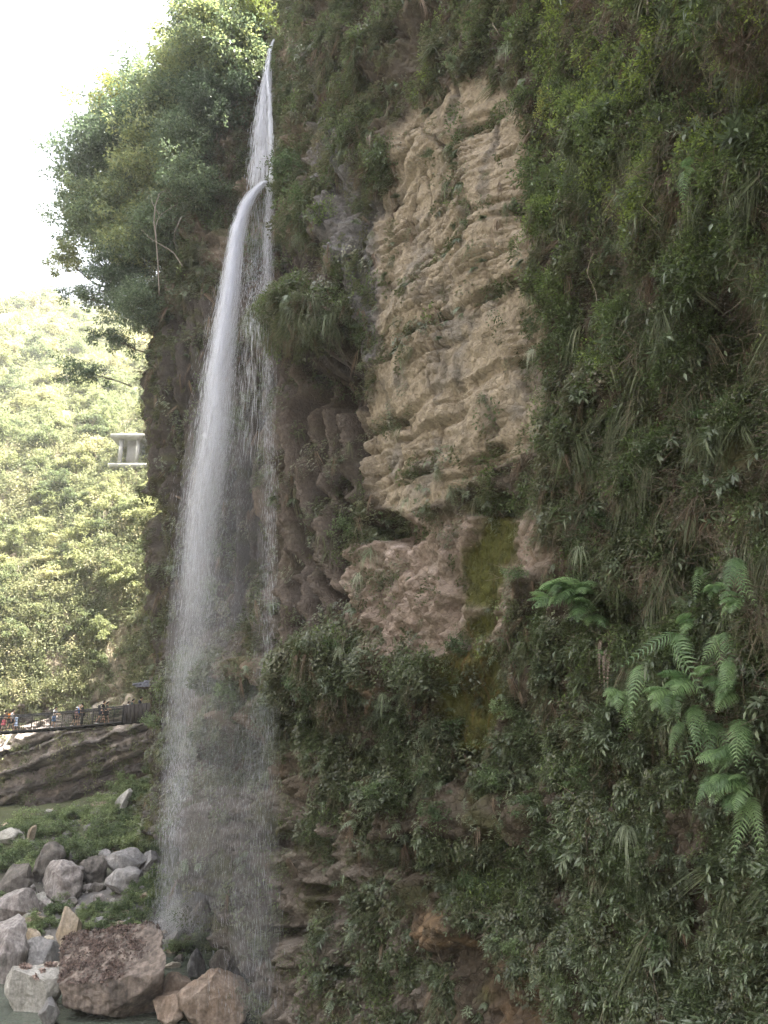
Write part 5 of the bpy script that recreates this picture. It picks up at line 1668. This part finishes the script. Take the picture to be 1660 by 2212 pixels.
    # hair
    v_, f_ = ICO[4]; hdp = np.array(V['hd'])
    hv = v_ * np.array([0.108, 0.092, 0.118]) + hdp + [-0.018, 0, 0.03]
    cut = (v_[f_].mean(1)[:, 0] < 0.35) & (v_[f_].mean(1)[:, 2] > -0.55) | (v_[f_].mean(1)[:, 2] > 0.35)
    link('hair', mesh_np('hair', hv * k, f_[cut], [M['hairgrey'] if hair == 'grey' else M['hair']], True), t)
    if hair == 'tail':
        mb_ = MB(); mb_.tube((np.array([[-0.09, 0, 0.05], [-0.15, 0, 0.0], [-0.15, 0, -0.12]]) + hdp) * k, np.array([0.03, 0.035, 0.012]) * k, 8); mb_.build('ponytail', M['hair'], t, True)
    for s_ in (-1, 1):
        mb_ = MB(); mb_.tube((np.array([[0.083, 0.03 * s_, 0.0], [0.096, 0.03 * s_, 0.0]]) + hdp) * k, 0.011 * k, 6); mb_.build('eye', M['hair'], t)
    if cap:
        cv = v_ * np.array([0.118, 0.1, 0.12]) + hdp + [-0.012, 0, 0.045]
        ct_ = v_[f_].mean(1)[:, 2] > 0.15
        link('cap', mesh_np('cap', cv * k, f_[ct_], [M['c_' + cap]], True), t)
        mb_ = MB(); mb_.box((hdp + [0.13, 0, 0.065]) * k, np.array([0.1, 0.13, 0.012]) * k); mb_.build('cap_brim', M['c_' + cap], t)
    if bag:
        bo = thing('shoulder_bag', '%s bag carried by the %s' % (bag[0], bag[1]), 'bag', tuple(t.location), (0, 0, face))
        mb_ = MB(); mb_.box((-0.19 * k, 0, 1.2 * k), (0.13, 0.28, 0.36)); mb_.build('pouch', M['c_' + bag[0]], bo)
        mb_ = MB(); mb_.tube([[-0.15 * k, 0.1, 1.36 * k], [0.02, 0.12, 1.47 * k], [0.12 * k, 0.12, 1.3 * k]], 0.015, 6); mb_.tube([[-0.15 * k, -0.1, 1.36 * k], [0.02, -0.12, 1.47 * k], [0.12 * k, -0.12, 1.3 * k]], 0.015, 6); mb_.build('strap', M['c_' + bag[0]], bo)
    return t


PI = math.pi
person(5, 1.6, 'brown', 'red', 'skirt', 0.1, ('down', 'fwd'), 0.1, 'person in a dark top and red patterned skirt at the left edge of the bridge', hair='short', cap='black')
person(21, 1.65, 'white', 'black', 'shorts', 0.22, ('down', 'down'), 0.0, 'person in a white tee and black shorts with an orange bag, second from left', bag=('orange', 'person in white tee near the left edge'))
person(33, 1.22, 'ltblue', 'paleblue', 'dress', 0.12, ('down', 'fwd'), PI - 0.3, 'child in a pale blue dress walking on the bridge')
person(113, 1.58, 'white', 'denim', 'skirt', 0.08, ('fwd', 'fwd'), -0.2, 'person in a white t-shirt and denim skirt standing alone at the rail', hair='tail', side=-0.4)
person(165, 1.62, 'blue', 'navy', 'shorts', 0.15, ('fwd', 'down'), 0.1, 'grey-haired person in a bright blue shirt beside the one in black', hair='grey', side=0.35)
person(160, 1.42, 'pink', 'black', 'shorts', 0.25, ('down', 'down'), 0.0, 'person in a pale pink shirt and white cap in front of the blue shirt', cap='white', side=-0.45)
person(175, 1.7, 'black', 'black', 'trousers', 0.06, ('up', 'down'), PI + 0.5, 'person in black shirt and long black trousers turned to face left', side=0.1)
person(216, 1.75, 'black', 'navy', 'shorts', 0.3, ('fwd', 'down'), 0.05, 'taller person in black tee and dark shorts striding right', lean=0.08, side=-0.1, bag=('black', 'taller striding person in dark shorts'))
person(226, 1.62, 'black', 'black', 'shorts', 0.28, ('down', 'fwd'), 0.0, 'person with tied-back hair, black top and shorts, just ahead of the taller strider', hair='tail', side=-0.45)
person(272, 1.5, 'white', 'denim', 'trousers', 0.12, ('down', 'down'), 0.2, 'person in white top and jeans half hidden by the dark board panel', side=-0.2)
person(281, 1.66, 'dkgreen', 'black', 'trousers', 0.15, ('down', 'down'), 0.0, 'dark-haired person showing only the head over the board panel', side=0.1)
person(296, 1.78, 'navy', 'black', 'trousers', 0.15, ('down', 'down'), 0.0, 'person in dark top furthest right, head bent above the board panel', side=-0.1, lean=0.1)


# ------------------------------------------------------------------ named plants on the cliff: ferns, grass tufts, shrubs
def r6(zx, zy): return 1061.5 + 0.3606 * zx, 1120.4 + 0.3606 * zy
def r7(zx, zy): return 1061.5 + 0.3606 * zx, 0.3606 * zy


FR = []
for v_ in range(4):
    vf = frond(1.0, 19, 0.25, 0.036, 0.30 + 0.12 * v_, 0.7 + 0.22 * v_)
    FR.append(mesh_np('frond', vf[0], vf[1], [M['fern']]))
FR_h = []
for v_ in range(3):
    vf = frond(1.0, 17, 0.24, 0.038, 0.12, 1.1 + 0.35 * v_)
    vf = (vf[0] * np.array([0.75, 0.95, 1.05]), vf[1])
    FR_h.append(mesh_np('frond', vf[0], vf[1], [M['fern']]))
FERNS = [
    (*r6(640, 530), 100, [-75, -55, -35, -15, 5, 25, 45, -95], 0, 'big bright fern with many fronds spreading left over the dark cliff hollow'),
    (*r6(700, 600), 88, [-60, -30, 10], 0, 'fern with three dark fronds just below the big spreading one'),
    (*r6(1345, 330), 58, [0, 30], 1, 'pair of broad hanging fronds at the upper right of the fern group'),
    (*r6(1570, 300), 74, [-20, 15], 1, 'fern with a long curved frond high near the right edge'),
    (*r6(1465, 490), 56, [-60, -20, 25, 60], 0, 'tousled fern between the two highest hanging ones'),
    (*r6(1310, 640), 68, [-70, -40], 0, 'fern with one bright arched frond pointing left'),
    (*r6(1230, 740), 100, [-20], 1, 'single long frond hanging straight down below the bright arched one'),
    (*r6(1500, 730), 76, [-30, 10], 1, 'hanging fern with wide pinnae near the right side'),
    (*r6(1005, 905), 86, [-50, 10, 30], 1, 'large hanging fern left of centre in the fern group'),
    (*r6(860, 1060), 60, [-80, -50, 0], 0, 'small fern with narrow fronds reaching left'),
    (*r6(935, 1110), 66, [-10, 20], 1, 'two short fronds hanging side by side with pale tips'),
    (*r6(1330, 1010), 98, [-80, -55, -30], 0, 'broad fern fanning left in the middle of the group'),
    (*r6(1330, 1160), 72, [-30, 0, 30], 1, 'fern hanging under the broad fanned one'),
    (*r6(1570, 1060), 74, [-60, -20, 10], 0, 'feathery fern right of the broad fanned one'),
    (*r6(1450, 1250), 80, [-20, 0], 1, 'fern with a single drooping twisted frond'),
    (*r6(1600, 1240), 88, [0, 30], 1, 'dark shaded fern hanging at the right edge'),
    (*r6(1640, 1400), 86, [-80, -60], 0, 'fern reaching left below the dark shaded one'),
    (*r6(1655, 1580), 96, [-85, -65, -40], 0, 'bright lower right fern with long fronds to the left'),
    (*r6(1600, 1670), 82, [-70, -30], 0, 'lowest fern of the group, fronds pointing down left'),
    (*r6(1660, 1700), 80, [-20, 10], 1, 'fern hanging at the very right edge near the lowest one'),
    (*r7(1270, 1110), 66, [-10], 1, 'single pale frond alone in the upper right greenery'),
    (*r6(770, 835), 20, [-60], 0, 'tiny yellow-green fern below the big spreading one'),
    (*r6(460, 540), 60, [-80, -60], 0, 'thin fern at the left end of the big spreading one'),
    (*r6(545, 470), 80, [-80, -50, -20], 0, 'fern above the left end of the big spreading one'),
    (*r6(1180, 1070), 76, [-80, -45, -10], 0, 'fern between the hanging centre fern and the broad fanned one'),
    (*r6(1430, 960), 70, [-60, -20, 20], 0, 'fern just above and right of the broad fanned one'),
    (*r6(1540, 870), 72, [-50, 0, 30], 1, 'fern under the hanging one with wide pinnae'),
    (*r6(1240, 1260), 66, [-60, -10], 1, 'low fern in the shade under the broad fanned one'),
    (*r6(1540, 1430), 84, [-80, -50, -20], 0, 'fern left of the dark shaded one'),
    (*r6(1500, 1600), 80, [-80, -55, -25], 0, 'fern left of the bright lower right one'),
    (*r6(1600, 520), 70, [-60, -20, 10], 0, 'fern at the right edge under the long curved frond'),
    (*r7(1640, 600), 70, [-70, -40, -10], 0, 'feathery yellow-green fern at the right edge high up'),
]
for (a, b, Lp, yaws, kind_, lab) in FERNS:
    P_, N_ = on_cliff(a, b, 6)
    d_ = P_[1] * CC + P_[2] * SS
    Lm = Lp * d_ / FP * 1.35
    base_yaw = math.atan2(N_[1] * 0.4 - 0.5, N_[0] * 0.4 - 0.6)
    t = thing('fern', lab, 'fern', tuple(P_ + np.array([-0.45, -0.34, 0.05])), group='large ferns on the right of the cliff')
    for yw in list(yaws) + [yaws[0] + 35, yaws[-1] - 25]:
        me_ = (FR_h if kind_ else FR)[R.randint(0, 3)]
        # positive yaw turns the frond towards the right of the photo
        o = link('frond', me_, t, (0, 0, R.uniform(-.03, .03)), (R.normal(0, .28), R.normal(-0.1, .25), base_yaw + math.radians(yw * 0.55 + 20 + R.normal(0, 6))), Lm * R.uniform(0.7, 1.15))

# dead hanging fronds
vf = frond(1.0, 15, 0.12, 0.05, 0.0, 1.5); vf = (vf[0] * np.array([0.35, 0.8, 1.1]), vf[1])
dfm = mesh_np('frond', vf[0], vf[1], [M['dry']])
DM = mat_leaf('dead_frond', [(0, (0.16, 0.12, 0.1)), (1, (0.3, 0.24, 0.2))], inst=False, transl=0.1); dfm.materials.clear(); dfm.materials.append(DM)
for (a, b, Lp, lab) in [(*r6(680, 720), 90, 'brown withered frond bunch hanging under the big spreading fern'), (*r6(735, 800), 75, 'pale dead stalk right of the withered frond bunch'),
                        (*r7(1000, 0), 50, 'shaggy dead root strand at the top of the view'), (*r7(1180, 20), 40, 'second dead strand at the top, right of the shaggy one'),
                        (*r7(1120, 1090), 45, 'pinkish dead frond left of the single pale frond'), (*r7(1290, 1050), 50, 'dead frond hanging above the single pale frond'),
                        (800, 300, 40, 'brown withered leaves above the grey rock streak')]:
    P_, N_ = on_cliff(a, b, 6); d_ = P_[1] * CC + P_[2] * SS
    t = thing('dead_frond', lab, 'dead frond', tuple(P_ + np.array([-0.15, -0.1, 0])), group='withered fronds')
    for _ in range(3):
        link('frond', dfm, t, (R.normal(0, .05), R.normal(0, .05), 0), (0, R.normal(0, .1), 3.6 + R.normal(0, .5)), Lp * d_ / FP * R.uniform(.7, 1.1))

TUFT = [mesh_np('blades', *blades(70, 1.0, 0.018, out=0.75, up=0.75, droop=1.25, spread=0.75, seg=5), [M['blade_o']]) for _ in range(4)]
GT = [(660, 690, 60, 'long pale grass tuft at the left of the mossy knob'), (700, 670, 66, 'tallest whitish grass tuft on top of the mossy knob'), (735, 705, 60, 'grass tuft on the right shoulder of the mossy knob'),
      (690, 735, 48, 'grass hanging down the front of the mossy knob'), (825, 1205, 58, 'pale drooping grass tuft under the dark leafy shrub'), (800, 1260, 40, 'greyish grass tuft beside the rough pink rock'),
      (860, 1515, 46, 'silvery grass tuft on the orange-tinted bulge'), (670, 530, 50, 'white-green grass drooping over the dark flutes'), (765, 1415, 44, 'bright grass on the ledge below the flutes'),
      (1285, 1205, 60, 'long grass tuft hanging in the dark right of the pink rock'), (1390, 1800, 85, 'large loose grass tuft low on the right'), (1440, 1680, 40, 'narrow upright grass blades above the loose tuft'),
      (1120, 130, 60, 'pale tall grass above the tan face'), (600, 1680, 36, 'grass on the ledge beside the cave mouth'), (1410, 500, 55, 'long grass in the upper right greenery'),
      (1370, 560, 50, 'pale grass patch below the upper right long grass'), (905, 1090, 40, 'grass growing under the tan block'), (1330, 1900, 60, 'yellowish grass among the lower right plants'),
      (1180, 780, 45, 'drooping grass on the right border of the tan face'), (480, 120, 40, 'light grass clump in the upper left thicket'), (530, 300, 36, 'brown grass fringe left of the upper cascade')]
for i, (a, b, Lp, lab) in enumerate(GT):
    P_, N_ = on_cliff(a, b, 6); d_ = P_[1] * CC + P_[2] * SS
    t = thing('grass_tuft', lab, 'grass tuft', tuple(P_ + np.array([-0.42, -0.32, 0.1])), (0, 0, math.atan2(N_[1] - 0.5, N_[0] - 0.7) + R.normal(0, .2)), 'grass tufts on the cliff')
    link('blades', TUFT[i % 4], t, scale=Lp * d_ / FP * 1.0)

SH = [make_tree('shrub', 1.0, 900, 0.15, M['shrub_leaf'], M['bark'], (-0.9, 0, -0.35), nb=11, flat=0.75, thick=0.03) for _ in range(4)]
SH2 = [make_tree('shrub', 1.0, 1400, 0.10, M['tree_yellow'], M['bark'], (-0.9, 0, -0.35), nb=12, flat=0.8, thick=0.03) for _ in range(2)]
SL = [(760, 1165, 40, 0, 'dark leafy shrub below the tan block, left end'), (850, 1150, 34, 0, 'leafy shrub under the lowest corner of the tan block'), (650, 1480, 40, 0, 'dark bush on the lip of the ledge above the cave'),
      (735, 1400, 38, 0, 'blue-green bush on the ledge under the flutes'), (690, 1500, 30, 0, 'bright green bush on the ledge beside the orange rock'), (1000, 1400, 36, 0, 'leafy shrub at the head of the lower moss streak'),
      (985, 1580, 44, 0, 'lance-leaved shrub left of the moss streak foot'), (1100, 1560, 42, 0, 'lance-leaved shrub right of the moss streak'), (960, 1680, 46, 0, 'broad green shrub below the moss streak, left side'),
      (1090, 1660, 44, 0, 'broad green shrub below the moss streak, right side'), (830, 1720, 46, 0, 'feathery green shrub in the middle of the lower cliff'), (960, 1760, 40, 0, 'shrub above the pinkish leaf-strewn ledge'),
      (1170, 1760, 46, 0, 'shrub right of the pinkish leaf-strewn ledge'), (1040, 1900, 40, 0, 'shrub above the orange rock patch'), (1120, 2050, 44, 0, 'shrub right of the orange rock patch'),
      (1130, 1250, 32, 0, 'leafy shrub beside the upper moss streak'), (1300, 1130, 44, 0, 'sparse leafy shrub right of the pink rock'), (1560, 890, 60, 0, 'bright leafy branch at the right edge, mid height'),
      (1190, 150, 46, 1, 'yellow-green shrub at the top right of the tan face'), (1250, 60, 40, 1, 'bright shrub near the top edge, right of centre'), (1180, 240, 36, 1, 'sunlit-green shrub hanging by the tan face top'),
      (1420, 330, 60, 1, 'large yellowish bush in the upper right greenery'), (1500, 480, 40, 1, 'yellow-green leaves above the single pale frond'), (1640, 260, 46, 1, 'fresh green bush at the right edge near the top'),
      (1640, 420, 40, 1, 'yellow-leaved bush at the right edge under the feathery fern'), (1570, 110, 50, 1, 'fresh green bush in the top right corner'), (450, 1500, 46, 0, 'green bush on the ledge behind the falling water'),
      (520, 1490, 40, 0, 'second ledge bush just right of the falling water'), (640, 380, 40, 0, 'bright green bush right of where the jet springs'), (655, 440, 34, 0, 'leafy bush below the one by the jet'),
      (600, 1520, 30, 0, 'small bush on the ledge at the foot of the dark flutes'), (1440, 2060, 50, 0, 'leafy shrub low in the right corner area'), (1250, 1700, 40, 0, 'pale-leaved shrub left of the loose grass tuft'),
      (340, 1560, 30, 0, 'small bush on the cliff edge at bridge level'), (350, 690, 40, 0, 'hanging bush on the left cliff edge above the drapery')]
cnt = [0, 0]
for i, (a, b, rp, kd, lab) in enumerate(SL):
    P_, N_ = on_cliff(a, b, 6); d_ = P_[1] * CC + P_[2] * SS
    sr = SH2 if kd else SH
    j = cnt[kd]; cnt[kd] += 1
    s_ = rp * d_ / FP
    place(sr[j % len(sr)], tuple(P_ - N_ * 0.55 * s_ ), math.atan2(N_[1] - 0.4, N_[0] - 0.5) + R.normal(0, .3), s_, first=j < len(sr),
          label=lab, category='shrub', group='shrubs on the cliff face')

# hanging vines
for i, (a, b, Lp, lab) in enumerate([(752, 130, 130, 'thin brown vine hanging down the upper cliff'), (1205, 120, 110, 'pale vine in the upper right greenery'), (1085, 20, 70, 'vine hanging from the top edge'),
                                     (1295, 560, 100, 'twig hanging at the border of the bare rock'), (395, 520, 60, 'root hanging in the dark hollow of the left shoulder'), (470, 260, 60, 'stringy root beside the upper cascade')]):
    mbv = MB()
    pts = []
    for q_ in np.linspace(0, 1, 9):
        P_, N_ = on_cliff(a + 10 * math.sin(q_ * 5 + i), b + Lp * q_, 6)
        pts.append(P_ + np.array([-0.25, -0.2, 0]))
    pts = np.array(pts); sm = pts.copy(); sm[1:-1] = (pts[:-2] + pts[1:-1] + pts[2:]) / 3
    mbv.tube(sm, np.linspace(0.03, 0.012, 9) * (sm[0][1] / 25), 5)
    mbv.build('vine', M['bark_pale'], None, True, label=lab, category='vine', group='vines and roots')


# ------------------------------------------------------------------ the waterfall
m, N, L, out = new_mat('falling_water')
df = N.new('ShaderNodeBsdfPrincipled'); df.inputs['Base Color'].default_value = (0.82, 0.84, 0.93, 1); df.inputs['Roughness'].default_value = 0.35
tl = N.new('ShaderNodeBsdfTranslucent'); tl.inputs['Color'].default_value = (0.88, 0.90, 0.95, 1)
tp = N.new('ShaderNodeBsdfTransparent')
m1 = N.new('ShaderNodeMixShader'); m1.inputs[0].default_value = 0.55
m2 = N.new('ShaderNodeMixShader'); m2.inputs[0].default_value = 0.45
L.new(df.outputs[0], m1.inputs[1]); L.new(tl.outputs[0], m1.inputs[2]); L.new(m1.outputs[0], m2.inputs[1]); L.new(tp.outputs[0], m2.inputs[2]); L.new(m2.outputs[0], out.inputs[0])
M['water'] = m


def stream(name, path, n, wlen, wwid, parent, seed, jit=1.0, clampdown=True):
    """path rows: px, py, Y, half width px, density; many thin falling threads of water along it"""
    rs = np.random.RandomState(seed)
    path = np.array(path, float)
    for r_ in path:                      # keep the water clear of the rock behind it
        i0, j0 = int((r_[0] + 10) / 6), int((r_[1] + 30) / 6)
        w0 = max(1, int(r_[3] / 6))
        dmin_ = np.percentile(zb[max(j0 - 3, 0):j0 + 4, max(i0 - w0, 0):i0 + w0 + 1], 10)
        b_ = (1106 - r_[1]) / FP
        Yr = dmin_ * (CC - b_ * SS)
        if dmin_ < 1e6: r_[2] = min(r_[2], Yr - 0.8)
    path[:, 2] = np.minimum.accumulate(path[:, 2]) if clampdown else path[:, 2]
    C_ = np.array([unproj(a, b, c) for a, b, c in path[:, :3]])
    Wm = np.array([r_[3] * mpp(*r_[:3]) for r_ in path])
    cum = np.concatenate([[0], np.cumsum(np.linalg.norm(np.diff(C_, axis=0), axis=1))])
    fine_ = np.linspace(0, cum[-1], 500)
    dn = np.interp(fine_, cum, path[:, 4]) * np.interp(fine_, cum, Wm) ** 0.7
    cd = np.cumsum(dn); cd /= cd[-1]
    s_ = np.interp(rs.rand(n), cd, fine_)
    # threads gather in ropes
    ropes = rs.normal(0, 0.5, 60)
    lat = np.where(rs.rand(n) < 0.55, ropes[rs.randint(0, 60, n)] + rs.normal(0, .05, n), rs.normal(0, 0.5, n))
    lat = np.clip(lat, -1.6, 1.6) * jit
    dep = rs.normal(0, 0.45, n)
    ln_ = wlen * rs.uniform(0.4, 1.6, n)
    def at_(s):
        c = np.stack([np.interp(s, cum, C_[:, i_]) for i_ in range(3)], 1)
        w = np.interp(s, cum, Wm)
        wob = 0.18 * np.sin(s * 0.7 + seed)
        c[:, 0] += lat * w + wob * w * 0.5
        c[:, 1] += dep * np.minimum(w, 1.0)
        return c
    a, b = at_(np.clip(s_ - ln_ / 2, 0, cum[-1])), at_(np.clip(s_ + ln_ / 2, 0, cum[-1]))
    an = rs.rand(n) * math.pi
    sd_ = np.stack([np.cos(an), np.sin(an), 0 * an], 1)
    wd = (wwid * rs.uniform(0.4, 1.6, n))[:, None]
    mid = (a + b) / 2 + rs.normal(0, 0.01, (n, 3))
    v = np.stack([a, mid + sd_ * wd / 2, b, mid - sd_ * wd / 2], 1).reshape(-1, 3)
    i_ = np.arange(n)[:, None] * 4
    link(name, mesh_np(name, v, i_ + [0, 1, 2, 3], [M['water']]), parent, kind='stuff')


wf_ = thing('waterfall', 'tall white waterfall springing off a ledge and thinning into spray down the cliff', 'waterfall', (0, 0, 0))
stream('upper_cascade', [(587, 88, 38.6, 2, 3.0), (581, 125, 38.2, 5, 2.2), (575, 200, 38.0, 13, 1.5), (568, 300, 37.8, 22, 1.2), (563, 360, 37.6, 26, 1.1), (562, 405, 37.5, 28, 0.7)], 4300, 0.8, 0.028, wf_, 1)
stream('lip_strand', [(592, 84, 38.4, 2, 1), (584, 110, 38.3, 2.5, 1), (578, 165, 38.1, 3, 1), (583, 200, 38.0, 4, 1), (586, 395, 37.5, 8, 0.6)], 1200, 0.7, 0.025, wf_, 2)
stream('main_jet', [(586, 388, 37.5, 4, 2.0), (570, 395, 37.4, 7, 2.2), (548, 415, 37.4, 10, 2.4), (530, 448, 37.4, 12, 2.4), (516, 490, 37.4, 14, 2.4), (504, 550, 37.5, 16, 2.2), (493, 630, 37.6, 18, 1.8),
                    (480, 730, 37.8, 21, 1.2), (463, 850, 38.0, 26, 0.7), (448, 970, 38.2, 31, 0.35), (435, 1080, 38.4, 34, 0.2), (422, 1200, 38.7, 35, 0.1), (408, 1330, 39.0, 35, 0.05)], 13000, 0.7, 0.020, wf_, 3)
stream('jet_spray', [(540, 430, 37.4, 12, .4), (510, 540, 37.4, 22, .7), (492, 700, 37.7, 32, 1.0), (468, 900, 38.0, 42, 1.1), (443, 1080, 38.3, 46, 1.0), (422, 1250, 38.9, 45, .8), (402, 1450, 39.4, 40, .55), (386, 1620, 40.0, 36, .45), (372, 1800, 40.6, 30, .42), (362, 1940, 41.0, 30, .3), (362, 2010, 41.0, 34, .15)], 32000, 0.26, 0.0085, wf_, 4)
stream('jet_drift', [(520, 700, 37.4, 40, .3), (500, 900, 38.0, 70, .6), (480, 1150, 38.3, 85, .6), (455, 1400, 38.9, 85, .5), (440, 1650, 39.4, 80, .4), (420, 1850, 40.0, 75, .4), (410, 2000, 41.0, 70, .35)], 9000, 0.20, 0.007, wf_, 8)
stream('right_veil', [(584, 400, 37.4, 9, 1.0), (578, 500, 37.0, 11, 0.8), (579, 620, 36.4, 13, 0.6), (580, 800, 35.5, 14, .36), (582, 1000, 34.6, 16, .24), (582, 1200, 33.8, 18, .18), (580, 1400, 33.0, 22, .14), (572, 1650, 32.2, 30, .10), (566, 1900, 31.2, 38, .08), (560, 2190, 30.4, 44, .07)], 10000, 0.30, 0.0085, wf_, 5)
stream('drip_curtain', [(560, 430, 37.9, 26, .5), (552, 560, 38.0, 32, .6), (550, 700, 38.1, 36, .45), (540, 850, 38.2, 42, .3), (530, 1000, 38.2, 50, .2)], 3200, 0.7, 0.011, wf_, 6)
stream('lower_spray', [(540, 1500, 34.5, 60, .3), (520, 1750, 33.5, 75, .3), (505, 1950, 32.5, 80, .3), (520, 2190, 31.0, 70, .25)], 3500, 0.2, 0.006, wf_, 7)
stream('splash', [(372, 1930, 40.5, 20, .4), (374, 1975, 40.3, 38, 1.0), (380, 2012, 40.2, 60, 1.0)], 9000, 0.05, 0.012, wf_, 9)


# fine mist round the water: bodies of airborne droplets, thin at their rims
def mist(name, path, dens_, depth=1.0, seed=0):
    m, N, L, out = new_mat(name)
    pv = N.new('ShaderNodeVolumePrincipled'); pv.inputs['Color'].default_value = (0.93, 0.94, 1.0, 1); pv.inputs['Density'].default_value = dens_; pv.inputs['Anisotropy'].default_value = 0.1
    L.new(pv.outputs[0], out.inputs['Volume'])
    path = np.array(path, float)
    for r_ in path: r_[2] = clear_depth(r_[0], r_[1], r_[2], 1.0 + 0.3 * depth, max(1, int(r_[3] / 8)))
    path[:, 2] = np.minimum.accumulate(path[:, 2])
    t_ = np.linspace(0, len(path) - 1, 60)
    pp = np.stack([np.interp(t_, np.arange(len(path)), path[:, i_]) for i_ in range(4)], 1)
    C_ = np.array([unproj(*r_[:3]) for r_ in pp]); W_ = np.array([r_[3] * mpp(*r_[:3]) for r_ in pp])
    an = np.linspace(0, 2 * math.pi, 28, endpoint=False)
    rr = W_[:, None] * (1 + 0.22 * pnoise(np.cos(an)[None] * 1.2 + seed, np.sin(an)[None] * 1.2 + t_[:, None] * 0, t_[:, None] * 0.5 + 0 * an[None]))
    v = np.stack([C_[:, 0:1] + rr * np.cos(an), C_[:, 1:2] + np.minimum(rr, 1.5) * depth * np.sin(an) * 0.7, C_[:, 2:3] + 0 * rr], -1).reshape(-1, 3)
    i, j = np.meshgrid(np.arange(59), np.arange(28), indexing='ij'); j2 = (j + 1) % 28
    q4 = np.stack([i * 28 + j, i * 28 + j2, (i + 1) * 28 + j2, (i + 1) * 28 + j], -1).reshape(-1, 4)
    v = np.vstack([v, C_[0] + [0, 0, .05], C_[-1] - [0, 0, .05]])
    caps = np.array([[1680, (k + 1) % 28, k] for k in range(28)] + [[1681, 59 * 28 + k, 59 * 28 + (k + 1) % 28] for k in range(28)])
    me_ = mesh_np(name, v, [q4, caps], [m], True)
    import bmesh
    bm_ = bmesh.new(); bm_.from_mesh(me_); bmesh.ops.recalc_face_normals(bm_, faces=bm_.faces); bm_.to_mesh(me_); bm_.free()
    link(name, me_, wf_, kind='stuff')


mist('core_mist', [(550, 415, 37.3, 4), (512, 520, 37.4, 16), (492, 680, 37.6, 24), (468, 860, 37.9, 32), (445, 1050, 38.2, 36), (425, 1230, 38.7, 30), (412, 1350, 39, 8)], 0.22, seed=1)
mist('jet_mist', [(510, 560, 37.3, 6), (480, 760, 37.6, 34), (448, 1000, 38.1, 48), (418, 1280, 38.8, 48), (392, 1560, 39.6, 42), (374, 1800, 40.4, 36), (366, 1950, 40.8, 32), (366, 2020, 41, 12)], 0.11, seed=4)
mist('drift_mist', [(520, 800, 37.3, 10), (500, 1000, 37.8, 70), (480, 1250, 38.4, 95), (460, 1500, 38.8, 95), (450, 1750, 39.2, 90), (440, 1950, 39.4, 70), (440, 2050, 39.4, 20)], 0.045, 1.2, seed=7)
mist('veil_mist', [(580, 420, 37.0, 4), (578, 600, 36.4, 16), (580, 900, 35.2, 20), (578, 1200, 34, 24), (572, 1500, 33, 34), (560, 1800, 32, 46), (550, 2000, 31, 60), (545, 2210, 30.4, 40)], 0.09, 1.0, seed=9)
mist('splash_mist', [(372, 1890, 40.2, 6), (376, 1950, 40.0, 45), (384, 2000, 39.8, 75), (390, 2030, 39.7, 40)], 0.05, 1.3, seed=12)

# ------------------------------------------------------------------ gorge haze
m, N, L, out = new_mat('haze')
pv = N.new('ShaderNodeVolumePrincipled')
pv.inputs['Color'].default_value = (0.95, 0.96, 1.0, 1); pv.inputs['Density'].default_value = 0.0006; pv.inputs['Anisotropy'].default_value = 0.2
L.new(pv.outputs[0], out.inputs['Volume'])
mb = MB(); mb.box((0, 100, 60), (1400, 1300, 240)); mb.build('haze', m, None, kind='stuff', label='thin pale haze filling the gorge')
